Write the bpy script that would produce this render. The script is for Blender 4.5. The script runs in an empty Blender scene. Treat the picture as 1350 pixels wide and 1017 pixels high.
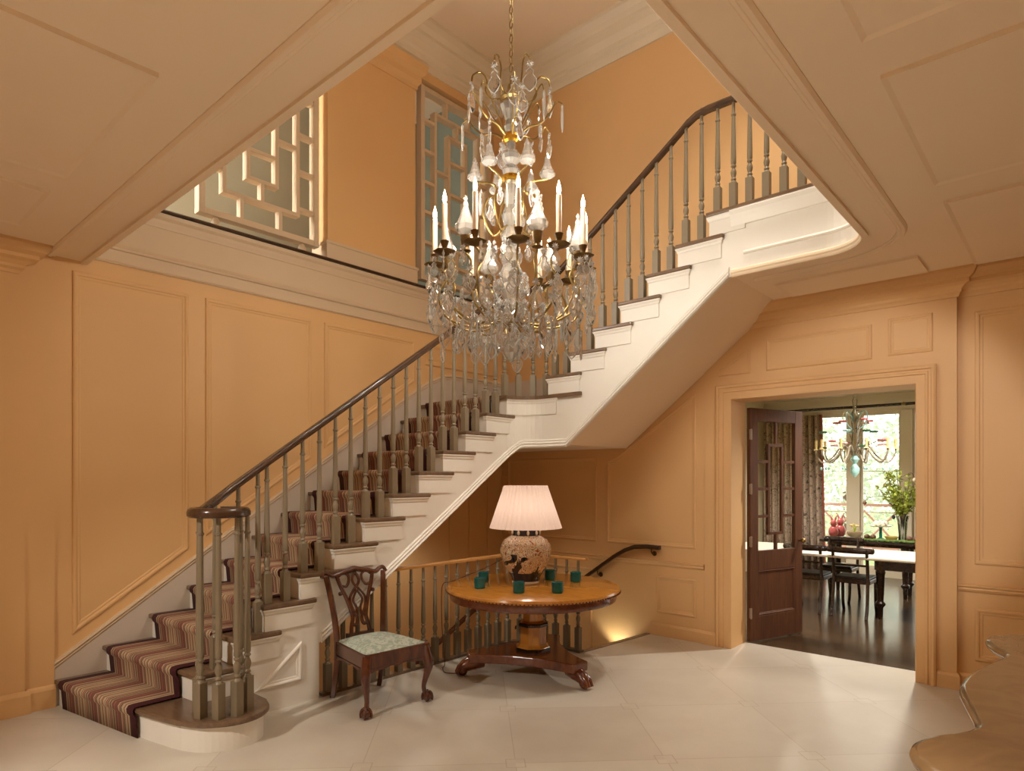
import bpy, bmesh, random
from math import *
from mathutils import Vector, Matrix
random.seed(7)
SC = bpy.context.scene
COL = SC.collection
PI = pi
# ---------------------------------------------------------------- materials
MATS = {}
def nt(name):
    m = bpy.data.materials.new(name); m.use_nodes = True
    t = m.node_tree; b = t.nodes['Principled BSDF']
    MATS[name] = m
    return m, t, b
def N(t, typ, **kw):
    n = t.nodes.new(typ)
    for k, v in kw.items():
        if k.startswith('_'): setattr(n, k[1:], v)
        else: n.inputs[k].default_value = v
    return n
def ramp(t, stops, interp='LINEAR'):
    n = t.nodes.new('ShaderNodeValToRGB'); n.color_ramp.interpolation = interp
    e = n.color_ramp.elements
    e[0].position, e[0].color = stops[0][0], tuple(stops[0][1]) + (1,)
    e[1].position, e[1].color = stops[-1][0], tuple(stops[-1][1]) + (1,)
    for p, c in stops[1:-1]:
        x = e.new(p); x.color = tuple(c) + (1,)
    return n
def L(t, a, ao, b, bi): t.links.new(a.outputs[ao], b.inputs[bi])
def coord(t, kind='Object', scale=(1, 1, 1), rot=(0, 0, 0)):
    c = t.nodes.new('ShaderNodeTexCoord'); m = t.nodes.new('ShaderNodeMapping')
    m.inputs['Scale'].default_value = scale; m.inputs['Rotation'].default_value = rot
    L(t, c, kind, m, 'Vector'); return m
def paint(name, col, rough=.5, var=.05, scale=3., metal=0., bump=0., bscale=60.):
    m, t, b = nt(name)
    mp = coord(t)
    n = N(t, 'ShaderNodeTexNoise', Scale=scale, Detail=4.); L(t, mp, 0, n, 'Vector')
    lo = [max(0, c * (1 - var)) for c in col]; hi = [min(1, c * (1 + var)) for c in col]
    r = ramp(t, [(.3, lo), (.7, hi)]); L(t, n, 'Fac', r, 'Fac'); L(t, r, 'Color', b, 'Base Color')
    b.inputs['Roughness'].default_value = rough; b.inputs['Metallic'].default_value = metal
    if bump:
        n2 = N(t, 'ShaderNodeTexNoise', Scale=bscale, Detail=3.); L(t, mp, 0, n2, 'Vector')
        bp = N(t, 'ShaderNodeBump', Strength=bump, Distance=.01); L(t, n2, 'Fac', bp, 'Height'); L(t, bp, 0, b, 'Normal')
    return m
def wood(name, c1, c2, rough=.25, axis=(1, 1, 1), scale=6., coat=.3):
    m, t, b = nt(name)
    mp = coord(t, scale=axis)
    n = N(t, 'ShaderNodeTexNoise', Scale=scale, Detail=6., Distortion=1.2); L(t, mp, 0, n, 'Vector')
    r = ramp(t, [(.25, c1), (.75, c2)]); L(t, n, 'Fac', r, 'Fac'); L(t, r, 'Color', b, 'Base Color')
    b.inputs['Roughness'].default_value = rough; b.inputs['Coat Weight'].default_value = coat; b.inputs['Coat Roughness'].default_value = .12
    return m
WALL = paint('peach_wall_paint', (.75, .455, .20), .55, .02, 1.5)
CEIL = paint('ceiling_paint', (.88, .71, .52), .6, .02, 1.2)
WHITE = paint('ivory_woodwork_paint', (.86, .82, .75), .4, .02, 2.)
UPW = paint('upper_fascia_paint', (.66, .50, .33), .5, .02, 2.)
SKIRT = paint('stone_skirting_paint', (.62, .52, .42), .5, .02, 2.)
TAUPE = paint('taupe_baluster_paint', (.23, .18, .115), .38, .05, 8.)
RAILW = wood('walnut_handrail', (.032, .016, .009), (.085, .04, .02), .22, (1, 1, 1), 9.)
TREADW = wood('oak_tread', (.12, .07, .04), (.21, .13, .075), .3, (1, 6, 6), 5.)
MAHOG = wood('mahogany', (.05, .012, .006), (.13, .036, .014), .18, (3, 3, 1), 6., .5)
TABTOP = wood('satinwood_top', (.40, .15, .02), (.58, .25, .04), .18, (1, 5, 1), 4., .35)
TABEDGE = wood('rosewood_edge', (.09, .02, .008), (.2, .055, .018), .2, (2, 2, 2), 7., .5)
DOORW = wood('walnut_door', (.070, .023, .008), (.135, .048, .018), .55, (6, 6, .7), 4., 0.)
DARKW = wood('ebonised_wood', (.016, .009, .006), (.04, .021, .013), .25, (2, 2, 2), 6., .3)
BRASSR = wood('honey_rail', (.42, .2, .06), (.55, .28, .09), .25, (1, 1, 1), 5.)
BRASS = paint('aged_brass', (.34, .235, .085), .38, .15, 12., 1.)
BRONZE = paint('dark_bronze', (.16, .10, .04), .35, .2, 14., 1.)
GOLD = paint('gilt_collar', (.85, .48, .06), .25, .1, 14., 1.)
STEPM = paint('tan_stair_carpet', (.26, .18, .09), .9, .1, 20.)
STEEL = paint('steel', (.5, .48, .45), .35, .05, 14., 1.)
CANDLE = paint('candle_wax', (.82, .62, .43), .5, .03, 6.)
CREAM = paint('dining_cream_paint', (.82, .73, .52), .6, .03, 2.)
WINP = paint('window_paint', (.82, .75, .60), .45, .03, 2.)
CLOTH = paint('pale_table_surface', (.80, .77, .66), .35, .03, 2.)
PINKR = paint('faded_red_rail_paint', (.62, .36, .30), .6, .06, 5.)
SEATD = paint('dark_leather_seat', (.03, .026, .02), .35, .15, 10.)
# crystal: clear and glossy, with white mixed in to stand for candle sparkle
def crystal(name, tint=(.97, .95, .92), fac=.18, sparkle_white=0., bl=.42):
    m, t, b = nt(name); t.nodes.remove(b)
    o = t.nodes['Material Output']
    tr = N(t, 'ShaderNodeBsdfTransparent'); tr.inputs['Color'].default_value = tint + (1,)
    gl = N(t, 'ShaderNodeBsdfGlossy', Roughness=.08); gl.inputs['Color'].default_value = (1, .97, .93, 1)
    lw = N(t, 'ShaderNodeLayerWeight', Blend=bl)
    ma = N(t, 'ShaderNodeMath', _operation='ADD'); ma.inputs[1].default_value = fac
    L(t, lw, 'Fresnel', ma, 0)
    df = N(t, 'ShaderNodeBsdfTranslucent'); df.inputs['Color'].default_value = (.95, .92, .88, 1)
    d2 = N(t, 'ShaderNodeBsdfDiffuse'); d2.inputs['Color'].default_value = (.95, .92, .88, 1)
    ms = t.nodes.new('ShaderNodeMixShader'); L(t, df, 0, ms, 1); L(t, d2, 0, ms, 2)
    m0 = t.nodes.new('ShaderNodeMixShader'); m0.inputs[0].default_value = sparkle_white; L(t, tr, 0, m0, 1); L(t, ms, 0, m0, 2)
    mx = t.nodes.new('ShaderNodeMixShader'); L(t, ma, 0, mx, 'Fac'); L(t, m0, 0, mx, 1); L(t, gl, 0, mx, 2); L(t, mx, 0, o, 'Surface')
    return m
CRYST = crystal('cut_crystal', (.99, .98, .96), .12, .34)
PLATE = crystal('crystal_plate', (.995, .99, .98), .04, .11, .25)
RIM = crystal('crystal_bead', (.99, .98, .97), .14, .80)
PANE = crystal('clear_pane', (.97, .97, .95), .0, 0., .15)
VASEG = crystal('vase_glass', (.9, .93, .93), .1)
def emit(name, col, s):
    m, t, b = nt(name)
    b.inputs['Base Color'].default_value = col + (1,); b.inputs['Emission Color'].default_value = col + (1,); b.inputs['Emission Strength'].default_value = s
    return m
FLAME = emit('flame_bulb', (1, .80, .50), 24.)
WINGLOW = emit('unseen_window_glow', (.95, .98, 1), 17.)
LED = emit('unseen_downlight_lens', (1, .85, .6), 6.)
m, t, b = nt('frosted_pane'); FROST = m
b.inputs['Base Color'].default_value = (.58, .57, .43, 1); b.inputs['Roughness'].default_value = .3; b.inputs['Transmission Weight'].default_value = .25
# lamp shade: translucent pleated silk
m, t, b = nt('pleated_silk_shade'); SHADE = m
t.nodes.remove(b); o = t.nodes['Material Output']
d = N(t, 'ShaderNodeBsdfDiffuse'); d.inputs['Color'].default_value = (.9, .8, .74, 1)
tl = N(t, 'ShaderNodeBsdfTranslucent'); tl.inputs['Color'].default_value = (.90, .74, .66, 1)
mx = t.nodes.new('ShaderNodeMixShader'); mx.inputs[0].default_value = .5
L(t, d, 0, mx, 1); L(t, tl, 0, mx, 2); L(t, mx, 0, o, 'Surface')
# floor stone: large diagonal limestone slabs with small square insets at the joints
m, t, b = nt('limestone_floor'); STONE = m
mp = coord(t, rot=(0, 0, -PI / 4))
sp = t.nodes.new('ShaderNodeSeparateXYZ'); L(t, mp, 0, sp, 0)
S = .885
def M(op, a=None, b2=None, **k):
    n = N(t, 'ShaderNodeMath', _operation=op)
    for i, v in enumerate((a, b2)):
        if v is None: continue
        if isinstance(v, tuple): L(t, v[0], v[1], n, i)
        else: n.inputs[i].default_value = v
    return (n, 0)
a0 = (-1.21 + 5.30) / sqrt(2); b0 = (5.30 + 1.21) / sqrt(2)
du = M('ABSOLUTE', M('SUBTRACT', M('FRACT', M('ADD', M('DIVIDE', M('SUBTRACT', (sp, 'X'), a0), S), .5)), .5))
dv = M('ABSOLUTE', M('SUBTRACT', M('FRACT', M('ADD', M('DIVIDE', M('SUBTRACT', (sp, 'Y'), b0), S), .5)), .5))
gr = M('LESS_THAN', M('MINIMUM', du, dv), .0028)
mxd = M('MAXIMUM', du, dv)
sq = M('LESS_THAN', M('ABSOLUTE', M('SUBTRACT', mxd, .062)), .0035)
insd = M('LESS_THAN', mxd, .062)
gr2 = M('MULTIPLY', gr, M('SUBTRACT', 1., insd))
line = M('MAXIMUM', gr2, sq)
fu = M('FLOOR', M('DIVIDE', M('SUBTRACT', (sp, 'X'), a0), S)); fv = M('FLOOR', M('DIVIDE', M('SUBTRACT', (sp, 'Y'), b0), S))
cb = t.nodes.new('ShaderNodeCombineXYZ'); L(t, fu[0], 0, cb, 0); L(t, fv[0], 0, cb, 1)
wn = t.nodes.new('ShaderNodeTexWhiteNoise'); L(t, cb, 0, wn, 'Vector')
n1 = N(t, 'ShaderNodeTexNoise', Scale=2.4, Detail=6., Roughness=.6); L(t, mp, 0, n1, 'Vector')
ad = M('ADD', M('MULTIPLY', (wn, 'Value'), .30), M('MULTIPLY', (n1, 'Fac'), .7))
r = ramp(t, [(.25, (.58, .52, .44)), (.8, (.70, .65, .56))]); L(t, ad[0], 0, r, 'Fac')
mc = N(t, 'ShaderNodeMixRGB'); L(t, line[0], 0, mc, 'Fac'); L(t, r, 'Color', mc, 'Color1'); mc.inputs['Color2'].default_value = (.50, .42, .33, 1)
L(t, mc, 0, b, 'Base Color'); b.inputs['Roughness'].default_value = .32
# dining parquet
m, t, b = nt('polished_floorboards'); BOARDS = m
mp = coord(t, scale=(1, 1, 1))
bk = N(t, 'ShaderNodeTexBrick', Scale=1.); bk.inputs['Color1'].default_value = (.05, .028, .014, 1); bk.inputs['Color2'].default_value = (.085, .05, .026, 1); bk.inputs['Mortar'].default_value = (.015, .009, .005, 1)
bk.inputs['Mortar Size'].default_value = .004; bk.inputs['Brick Width'].default_value = 1.6; bk.inputs['Row Height'].default_value = .14
L(t, mp, 0, bk, 'Vector'); L(t, bk, 'Color', b, 'Base Color'); b.inputs['Roughness'].default_value = .16
# carpet stripes across x
m, t, b = nt('striped_runner'); STRIPE = m
mp = coord(t); sp = t.nodes.new('ShaderNodeSeparateXYZ'); L(t, mp, 0, sp, 0)
fr_ = M('FRACT', M('DIVIDE', (sp, 'X'), .31))
pal = [(.20, .07, .05), (.40, .27, .16), (.14, .06, .045), (.33, .13, .08), (.46, .35, .21), (.18, .08, .06), (.36, .25, .15), (.28, .06, .05), (.50, .39, .25), (.24, .16, .10)]
cols = []; rr = random.Random(3)
for i in range(30): cols.append((i / 30, pal[rr.choice([q for q in range(len(pal)) if pal[q] != (cols[-1][1] if cols else None)])]))
r = ramp(t, cols, 'CONSTANT'); L(t, fr_[0], 0, r, 'Fac'); L(t, r, 'Color', b, 'Base Color'); b.inputs['Roughness'].default_value = .95
BORDER = paint('burgundy_border', (.055, .008, .010), .95, .1, 40.)
# damask
m, t, b = nt('pale_damask'); DAMASK = m
mp = coord(t); n = N(t, 'ShaderNodeTexNoise', Scale=14., Detail=2., Distortion=2.5); L(t, mp, 0, n, 'Vector')
r = ramp(t, [(.47, (.34, .40, .33)), (.52, (.52, .57, .49))]); L(t, n, 'Fac', r, 'Fac'); L(t, r, 'Color', b, 'Base Color'); b.inputs['Roughness'].default_value = .7
# porcelain with scrolls of rust, gold and ink blue
m, t, b = nt('painted_porcelain'); PORC = m
mp = coord(t)
v = N(t, 'ShaderNodeTexNoise', Scale=10., Detail=4., Distortion=3.); L(t, mp, 0, v, 'Vector')
r1 = ramp(t, [(.0, (.20, .05, .015)), (.38, (.36, .10, .03)), (.42, (.78, .68, .52)), (.455, (.80, .72, .58)), (.48, (.46, .22, .05)), (.50, (.10, .03, .015)), (.52, (.80, .70, .54)), (.57, (.76, .62, .42)), (.59, (.42, .12, .03)), (.63, (.62, .36, .10)), (.67, (.78, .66, .48)), (1., (.34, .10, .03))]); L(t, v, 'Fac', r1, 'Fac')
v2 = N(t, 'ShaderNodeTexNoise', Scale=7.5, Detail=1.5, Distortion=1.6); L(t, mp, 0, v2, 'Vector')
r2 = ramp(t, [(.525, (0, 0, 0)), (.54, (1, 1, 1))]); L(t, v2, 'Fac', r2, 'Fac')
sp = t.nodes.new('ShaderNodeSeparateXYZ'); L(t, mp, 0, sp, 0)
zz = M('MULTIPLY', M('GREATER_THAN', (sp, 'Z'), .10), M('LESS_THAN', (sp, 'Z'), .27))
mk = M('MULTIPLY', (r2, 'Color'), zz)
mc = N(t, 'ShaderNodeMixRGB'); L(t, mk[0], 0, mc, 'Fac'); L(t, r1, 'Color', mc, 'Color1'); mc.inputs['Color2'].default_value = (.012, .012, .022, 1)
L(t, mc, 0, b, 'Base Color'); b.inputs['Roughness'].default_value = .12; b.inputs['Coat Weight'].default_value = .5
INKB = paint('ink_blue_glaze', (.035, .03, .035), .15, .2, 20.)
IVORYG = paint('ivory_glaze', (.72, .6, .44), .15, .06, 20.)
TEAL = paint('teal_glass', (.008, .13, .135), .12, .3, 18.)
# marble
m, t, b = nt('tan_marble'); MARBLE = m
mp = coord(t); n = N(t, 'ShaderNodeTexNoise', Scale=3.5, Detail=9., Distortion=1.); L(t, mp, 0, n, 'Vector')
r = ramp(t, [(.3, (.23, .135, .062)), (.5, (.29, .175, .08)), (.62, (.25, .145, .065)), (.75, (.32, .20, .10))]); L(t, n, 'Fac', r, 'Fac'); L(t, r, 'Color', b, 'Base Color'); b.inputs['Roughness'].default_value = .12
m, t, b = nt('patterned_curtain'); CURT = m
mp = coord(t); n = N(t, 'ShaderNodeTexNoise', Scale=11., Detail=4., Distortion=2.); L(t, mp, 0, n, 'Vector')
r = ramp(t, [(.33, (.09, .075, .06)), (.43, (.30, .22, .16)), (.5, (.50, .43, .34)), (.58, (.36, .20, .15)), (.64, (.52, .45, .36)), (.75, (.20, .16, .12))]); L(t, n, 'Fac', r, 'Fac'); L(t, r, 'Color', b, 'Base Color'); b.inputs['Roughness'].default_value = .9
REDTRIM = paint('red_braid', (.34, .09, .06), .9, .1, 30.)
LEAF = paint('spring_leaf', (.40, .48, .08), .5, .3, 30.)
LEAFP = paint('garden_leaf', (.60, .66, .56), .7, .2, 3.)
TWIG = paint('twig', (.12, .07, .04), .7, .2, 20.)
MOSS = paint('moss', (.10, .16, .03), .9, .4, 30., bump=.6)
PINK = paint('rose_glaze', (.45, .10, .10), .2, .2, 12.)
REDG = paint('murano_red', (.50, .14, .15), .15, .2, 12.)
GREENG = paint('murano_green', (.02, .10, .05), .15, .2, 12.)
AQUA = paint('murano_aqua', (.35, .62, .60), .12, .1, 12.)
YELL = paint('straw_glaze', (.66, .5, .2), .3, .15, 14.)
BROWN = paint('brown_shell', (.15, .07, .04), .5, .3, 25.)
GRASS = paint('lawn', (.25, .33, .12), .9, .2, 2.)

# ---------------------------------------------------------------- mesh helpers
class MB:
    def __init__(s): s.bm = bmesh.new()
    def box(s, x0, x1, y0, y1, z0, z1, mi=0):
        v = [s.bm.verts.new(p) for p in ((x0, y0, z0), (x1, y0, z0), (x1, y1, z0), (x0, y1, z0), (x0, y0, z1), (x1, y0, z1), (x1, y1, z1), (x0, y1, z1))]
        for q in ((0, 3, 2, 1), (4, 5, 6, 7), (0, 1, 5, 4), (1, 2, 6, 5), (2, 3, 7, 6), (3, 0, 4, 7)):
            f = s.bm.faces.new([v[i] for i in q]); f.material_index = mi
        return s
    def prism(s, poly, d0, d1, mp=lambda u, v, d: (u, v, d), mi=0):
        a = [s.bm.verts.new(mp(u, v, d0)) for u, v in poly]; b_ = [s.bm.verts.new(mp(u, v, d1)) for u, v in poly]
        n = len(poly)
        fs = [s.bm.faces.new(a[::-1]), s.bm.faces.new(b_)]
        for i in range(n): fs.append(s.bm.faces.new((a[i], a[(i + 1) % n], b_[(i + 1) % n], b_[i])))
        for f in fs: f.material_index = mi
        return s
    def lathe(s, prof, seg=16, at=(0, 0, 0), cap=True, mat=None, wob=None, mi=0):
        rings = []
        for r, z in prof:
            ring = []
            for i in range(seg):
                a = 2 * PI * i / seg; q = r * (wob(i) if wob else 1)
                p = Vector((q * cos(a), q * sin(a), z))
                if mat: p = mat @ p
                ring.append(s.bm.verts.new((p.x + at[0], p.y + at[1], p.z + at[2])))
            rings.append(ring)
        for a, b_ in zip(rings, rings[1:]):
            for i in range(seg):
                f = s.bm.faces.new((a[i], a[(i + 1) % seg], b_[(i + 1) % seg], b_[i])); f.material_index = mi
        if cap:
            f = s.bm.faces.new(rings[0][::-1]); f.material_index = mi; f = s.bm.faces.new(rings[-1]); f.material_index = mi
        return s
    def tube(s, pts, rad, seg=8, sq=(1, 1), mi=0, cap=True):
        pts = [Vector(p) for p in pts]; n = len(pts); rings = []
        up = None
        for i, p in enumerate(pts):
            t = (pts[min(i + 1, n - 1)] - pts[max(i - 1, 0)]).normalized()
            if up is None:
                up = Vector((0, 0, 1)) if abs(t.z) < .9 else Vector((0, 1, 0))
            a = t.cross(up).normalized(); up = a.cross(t).normalized()
            r = rad[i] if isinstance(rad, (list, tuple)) else rad
            rings.append([s.bm.verts.new(p + a * (r * sq[0] * cos(2 * PI * k / seg)) + up * (r * sq[1] * sin(2 * PI * k / seg))) for k in range(seg)])
        for a, b_ in zip(rings, rings[1:]):
            for k in range(seg):
                f = s.bm.faces.new((a[k], a[(k + 1) % seg], b_[(k + 1) % seg], b_[k])); f.material_index = mi
        if cap:
            s.bm.faces.new(rings[0][::-1]).material_index = mi; s.bm.faces.new(rings[-1]).material_index = mi
        return s
    def sweep(s, path, prof, mi=0, closed=False, side=1):
        """path: 3D points; prof: (d, h) d along horizontal normal (side), h along z; mitred in plan"""
        P = [Vector(p) for p in path]; n = len(P); rings = []
        for i in range(n):
            def dr(a, b_):
                q = Vector((b_.x - a.x, b_.y - a.y)); return q.normalized() if q.length > 1e-9 else None
            d1 = dr(P[i - 1], P[i]) if (i > 0 or closed) else None
            d2 = dr(P[i], P[(i + 1) % n]) if (i < n - 1 or closed) else None
            d1 = d1 or d2; d2 = d2 or d1
            n1 = Vector((-d1.y, d1.x)) * side; n2 = Vector((-d2.y, d2.x)) * side
            m_ = (n1 + n2)
            m_ = m_.normalized() if m_.length > 1e-6 else n1
            k = 1 / max(.3, m_.dot(n1))
            rings.append([s.bm.verts.new((P[i].x + m_.x * k * d_, P[i].y + m_.y * k * d_, P[i].z + h)) for d_, h in prof])
        k = len(prof); rng = range(n) if closed else range(n - 1)
        for i in rng:
            a, b_ = rings[i], rings[(i + 1) % n]
            for j in range(k): s.bm.faces.new((a[j], a[(j + 1) % k], b_[(j + 1) % k], b_[j])).material_index = mi
        if not closed:
            s.bm.faces.new(rings[0][::-1]); s.bm.faces.new(rings[-1])
        return s
    def frame(s, poly, w, d, mp, base=0.):
        """mitred picture-frame moulding round a convex polygon (CCW) in a plane"""
        def inset(q):
            n = len(poly); out = []
            for i in range(n):
                p0, p1, p2 = Vector(poly[i - 1]), Vector(poly[i]), Vector(poly[(i + 1) % n])
                e1 = (p1 - p0).normalized(); e2 = (p2 - p1).normalized()
                n1 = Vector((-e1.y, e1.x)); n2 = Vector((-e2.y, e2.x)); m_ = (n1 + n2).normalized()
                out.append(p1 + m_ * (q / max(.2, m_.dot(n1))))
            return out
        prof = [(0, 0), (w * .10, d * .75), (w * .30, d), (w * .5, d * .8), (w * .62, d * .35), (w * .85, d * .3), (w, 0)]
        rings = [[s.bm.verts.new(mp(p.x, p.y, base + dd)) for p in inset(q)] for q, dd in prof]
        n = len(poly)
        for a, b_ in zip(rings, rings[1:]):
            for i in range(n): s.bm.faces.new((a[i], a[(i + 1) % n], b_[(i + 1) % n], b_[i]))
        return s
    def ball(s, c, r, seg=10, rings=7, sc=(1, 1, 1), mi=0):
        g = bmesh.ops.create_uvsphere(s.bm, u_segments=seg, v_segments=rings, radius=r, matrix=Matrix.Translation(c) @ Matrix.Diagonal((*sc, 1)))
        if mi:
            for v_ in g['verts']:
                for f in v_.link_faces: f.material_index = mi
        return s
    def xf(s, mt): bmesh.ops.transform(s.bm, matrix=mt, verts=s.bm.verts); return s
    def build(s, name, mat, parent=None, loc=(0, 0, 0), rot=(0, 0, 0), smooth=None, bevel=0, sub=0, norm=True):
        if norm: bmesh.ops.recalc_face_normals(s.bm, faces=s.bm.faces)
        me = bpy.data.meshes.new(name); s.bm.to_mesh(me); s.bm.free()
        for m_ in (mat if isinstance(mat, (list, tuple)) else [mat]): me.materials.append(m_)
        o = bpy.data.objects.new(name, me); COL.objects.link(o)
        o.location = loc; o.rotation_euler = rot
        if parent: o.parent = parent
        if bevel:
            b_ = o.modifiers.new('bevel', 'BEVEL'); b_.width = bevel; b_.segments = 2; b_.limit_method = 'ANGLE'
        if sub:
            q = o.modifiers.new('sub', 'SUBSURF'); q.levels = sub; q.render_levels = sub
        if smooth is not None:
            for p in me.polygons: p.use_smooth = True
            if smooth < 3:
                try: me.set_sharp_from_angle(angle=smooth)
                except Exception: pass
        return o
def thing(name, label, cat, loc=(0, 0, 0), rotz=0, group=None):
    o = bpy.data.objects.new(name, None); COL.objects.link(o); o.empty_display_size = .1
    o.location = loc; o.rotation_euler = (0, 0, rotz); o['label'] = label; o['category'] = cat
    if group: o['group'] = group
    return o
def tag(o, label, cat, group=None):
    o['label'] = label; o['category'] = cat
    if group: o['group'] = group
    return o
def struct(o): o['kind'] = 'structure'; return o
def dup(root, loc=None, rotz=None, label=None):
    r = root.copy(); COL.objects.link(r)
    if loc is not None: r.location = loc
    if rotz is not None: r.rotation_euler = (0, 0, rotz)
    if label: r['label'] = label
    def kids(a, b_):
        for ch in [c for c in bpy.data.objects if c.parent == a]:
            c = ch.copy(); COL.objects.link(c); c.parent = b_; kids(ch, c)
    kids(root, r); return r
TR = [0]
def trim(mb, mat, **k):
    TR[0] += 1
    return struct(mb.build('trim_%d' % TR[0], mat, **k))
def light(name, typ, loc, energy, col, size=.1, parent=None, **k):
    l = bpy.data.lights.new(name, typ); l.energy = energy; l.color = col
    if typ in ('POINT', 'SPOT'): l.shadow_soft_size = size
    if typ == 'AREA': l.size = size
    for a, v_ in k.items():
        if a != 'rot': setattr(l, a, v_)
    o = bpy.data.objects.new(name, l); COL.objects.link(o); o.location = loc
    if 'rot' in k: o.rotation_euler = k['rot']
    if parent: o.parent = parent
    return o
def arc(cx, cy, r, a0, a1, n=10): return [(cx + r * cos(radians(a0 + (a1 - a0) * i / n)), cy + r * sin(radians(a0 + (a1 - a0) * i / n))) for i in range(n + 1)]
def bez(p0, p1, p2, p3, n=12):
    out = []
    for i in range(n + 1):
        t_ = i / n; u = 1 - t_
        out.append(tuple(u**3 * a + 3 * u * u * t_ * b_ + 3 * u * t_ * t_ * c + t_**3 * d_ for a, b_, c, d_ in zip(p0, p1, p2, p3)))
    return out
def spline(pts, n=6):
    """Catmull-Rom"""
    P = [Vector(p) for p in pts]; P = [2 * P[0] - P[1]] + P + [2 * P[-1] - P[-2]]; out = []
    for i in range(1, len(P) - 2):
        for k in range(n):
            t_ = k / n; a, b_, c, d_ = P[i - 1:i + 3]
            out.append(.5 * ((2 * b_) + (c - a) * t_ + (2 * a - 5 * b_ + 4 * c - d_) * t_**2 + (3 * b_ - a - 3 * c + d_) * t_**3))
    out.append(P[-2]); return out

# ---------------------------------------------------------------- camera
H_ = 1.65; TH = atan(753 / 846.)
cam = bpy.data.cameras.new('camera'); co = bpy.data.objects.new('camera', cam); COL.objects.link(co)
co.location = (0, 0, H_); co.rotation_euler = (PI / 2, 0, TH)
cam.sensor_width = 36; cam.lens = 846 / 1350 * 36; cam.shift_y = (632 - 508.5) / 1350; cam.clip_start = .05
SC.camera = co

# ================================================================= SETTING
XL = -5.6; YB = 6.10; CZ = 3.28; FZ = 3.82; UZ = 6.75
X1 = 2.4; Y0 = -2.0
# hall floor (with the stairwell to the basement cut out)
well = [(-4.36, 2.66), (-4.36, 4.72)] + [p for p in arc(-4.06, 4.72, .30, 180, 90, 8)][1:] + [(-3.56, 5.02), (-3.46, 6.12)]
fl = [(-5.8, Y0), (X1, Y0), (X1, 6.42), (-3.46, 6.42)] + [(-3.46, 6.12)] + well[::-1][1:] + [(-5.8, 2.66)]
struct(MB().prism(fl, -.30, 0).build('floor', STONE))
struct(MB().box(-4.7, 2.5, 6.42, 12.5, -.2, -.002).build('floor_dining', BOARDS))
struct(MB().box(-5.8, -3.0, 2.5, 6.3, -2.62, -2.55).build('floor_basement', STONE))
w = MB(); w.box(-4.36, -4.26, 2.4, 5.0, -2.6, -.301).box(-5.8, -4.26, 2.4, 2.5, -2.6, -.301).box(-4.26, -3.40, 4.92, 5.02, -2.6, -.301).box(-3.46, -3.36, 5.02, 6.42, -2.6, -.301)
struct(w.build('wall_basement', WALL))
# lower ceiling slab with the stairwell opening
op = [(-5.8, Y0), (X1, Y0), (X1, 6.3), (-2.1, 6.3), (-2.1, 5.02)] + [(-1.39, 5.02)] + arc(-1.39, 4.70, .32, 90, 0, 8)[1:] + [(-1.07, 1.45), (-5.8, 1.45)]
struct(MB().prism(op, CZ, FZ - .04).build('ceiling', CEIL))
struct(MB().box(-8.2, X1 + .2, Y0 - .2, 6.4, UZ, UZ + .15).build('ceiling_upper', CEIL))
# walls
struct(MB().box(-5.8, XL, Y0, 6.3, -2.6, FZ - .03).build('wall_left', WALL))
w = MB()
w.box(-5.8, -2.56, YB, 6.42, -2.6, UZ).box(-1.0, X1, YB + .03, 6.42, -.02, UZ).box(-2.56, -1.0, YB, 6.42, 2.43, UZ)
struct(w.build('wall_back', WALL))
struct(MB().box(X1, X1 + .2, Y0, 12.5, -.3, UZ).build('wall_right', WALL))
struct(MB().box(-8.2, X1 + .2, Y0 - .2, Y0, -.3, UZ).build('wall_front', WALL))
# door surround standing slightly proud of the wall
w = MB(); w.box(-2.83, -2.56, YB - .02, YB, 0, CZ).box(-1.0, -.74, YB - .02, YB + .03, 0, CZ).box(-2.56, -1.0, YB - .02, YB, 2.43, CZ)
trim(w, WALL)
# pilaster at the left
trim(MB().box(XL, -5.545, Y0, 1.09, 0, CZ), WALL)
trim(MB().box(XL, -5.575, 1.09, 1.27, 0, CZ), WALL)
# upper storey: piers, lintel, gallery
w = MB()
w.box(-5.85, XL, 3.54, 4.66, FZ, UZ).box(-5.85, XL, 5.95, 6.1, FZ, UZ).box(-5.85, XL, Y0, 1.0, FZ, UZ).box(-5.85, XL, 1.0, 5.95, 6.2, UZ)
struct(w.build('wall_gallery', WALL))
struct(MB().box(-8.0, XL, Y0, 6.3, FZ - .4, FZ).build('floor_gallery', UPW))
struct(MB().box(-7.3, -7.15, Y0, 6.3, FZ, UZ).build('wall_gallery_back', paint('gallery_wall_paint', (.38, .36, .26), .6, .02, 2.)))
struct(MB().box(-7.15, -5.85, 6.0, 6.1, FZ, UZ).build('wall_gallery_end', paint('gallery_end_shaded_paint', (.17, .18, .13), .6, .02, 2.)))  # gallery wall colour darkened to stand in for shade at this end
struct(MB().box(-7.1, -5.87, .30, .34, FZ + .1, 6.1).build('window_1', WINGLOW))  # emissive panel for an unseen gallery window, added to light the screens
# base boards of the piers
w = MB(); w.box(-5.86, XL + .02, 3.52, 4.68, FZ, FZ + .19); w.box(-5.86, XL + .02, 5.93, 6.1, FZ, FZ + .19); w.box(-5.86, XL + .03, 3.51, 4.69, FZ + .17, FZ + .2)
trim(w, UPW, bevel=.006)
# pier crown
w = MB()
w.sweep([(-5.80, 3.54, 0), (XL, 3.54, 0), (XL, 4.66, 0), (-5.80, 4.66, 0)], [(0, 6.02), (.015, 6.02), (.02, 6.06), (.05, 6.10), (.05, 6.16), (.09, 6.20), (.11, 6.28), (0, 6.28)], side=-1)
trim(w, WALL)
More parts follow.
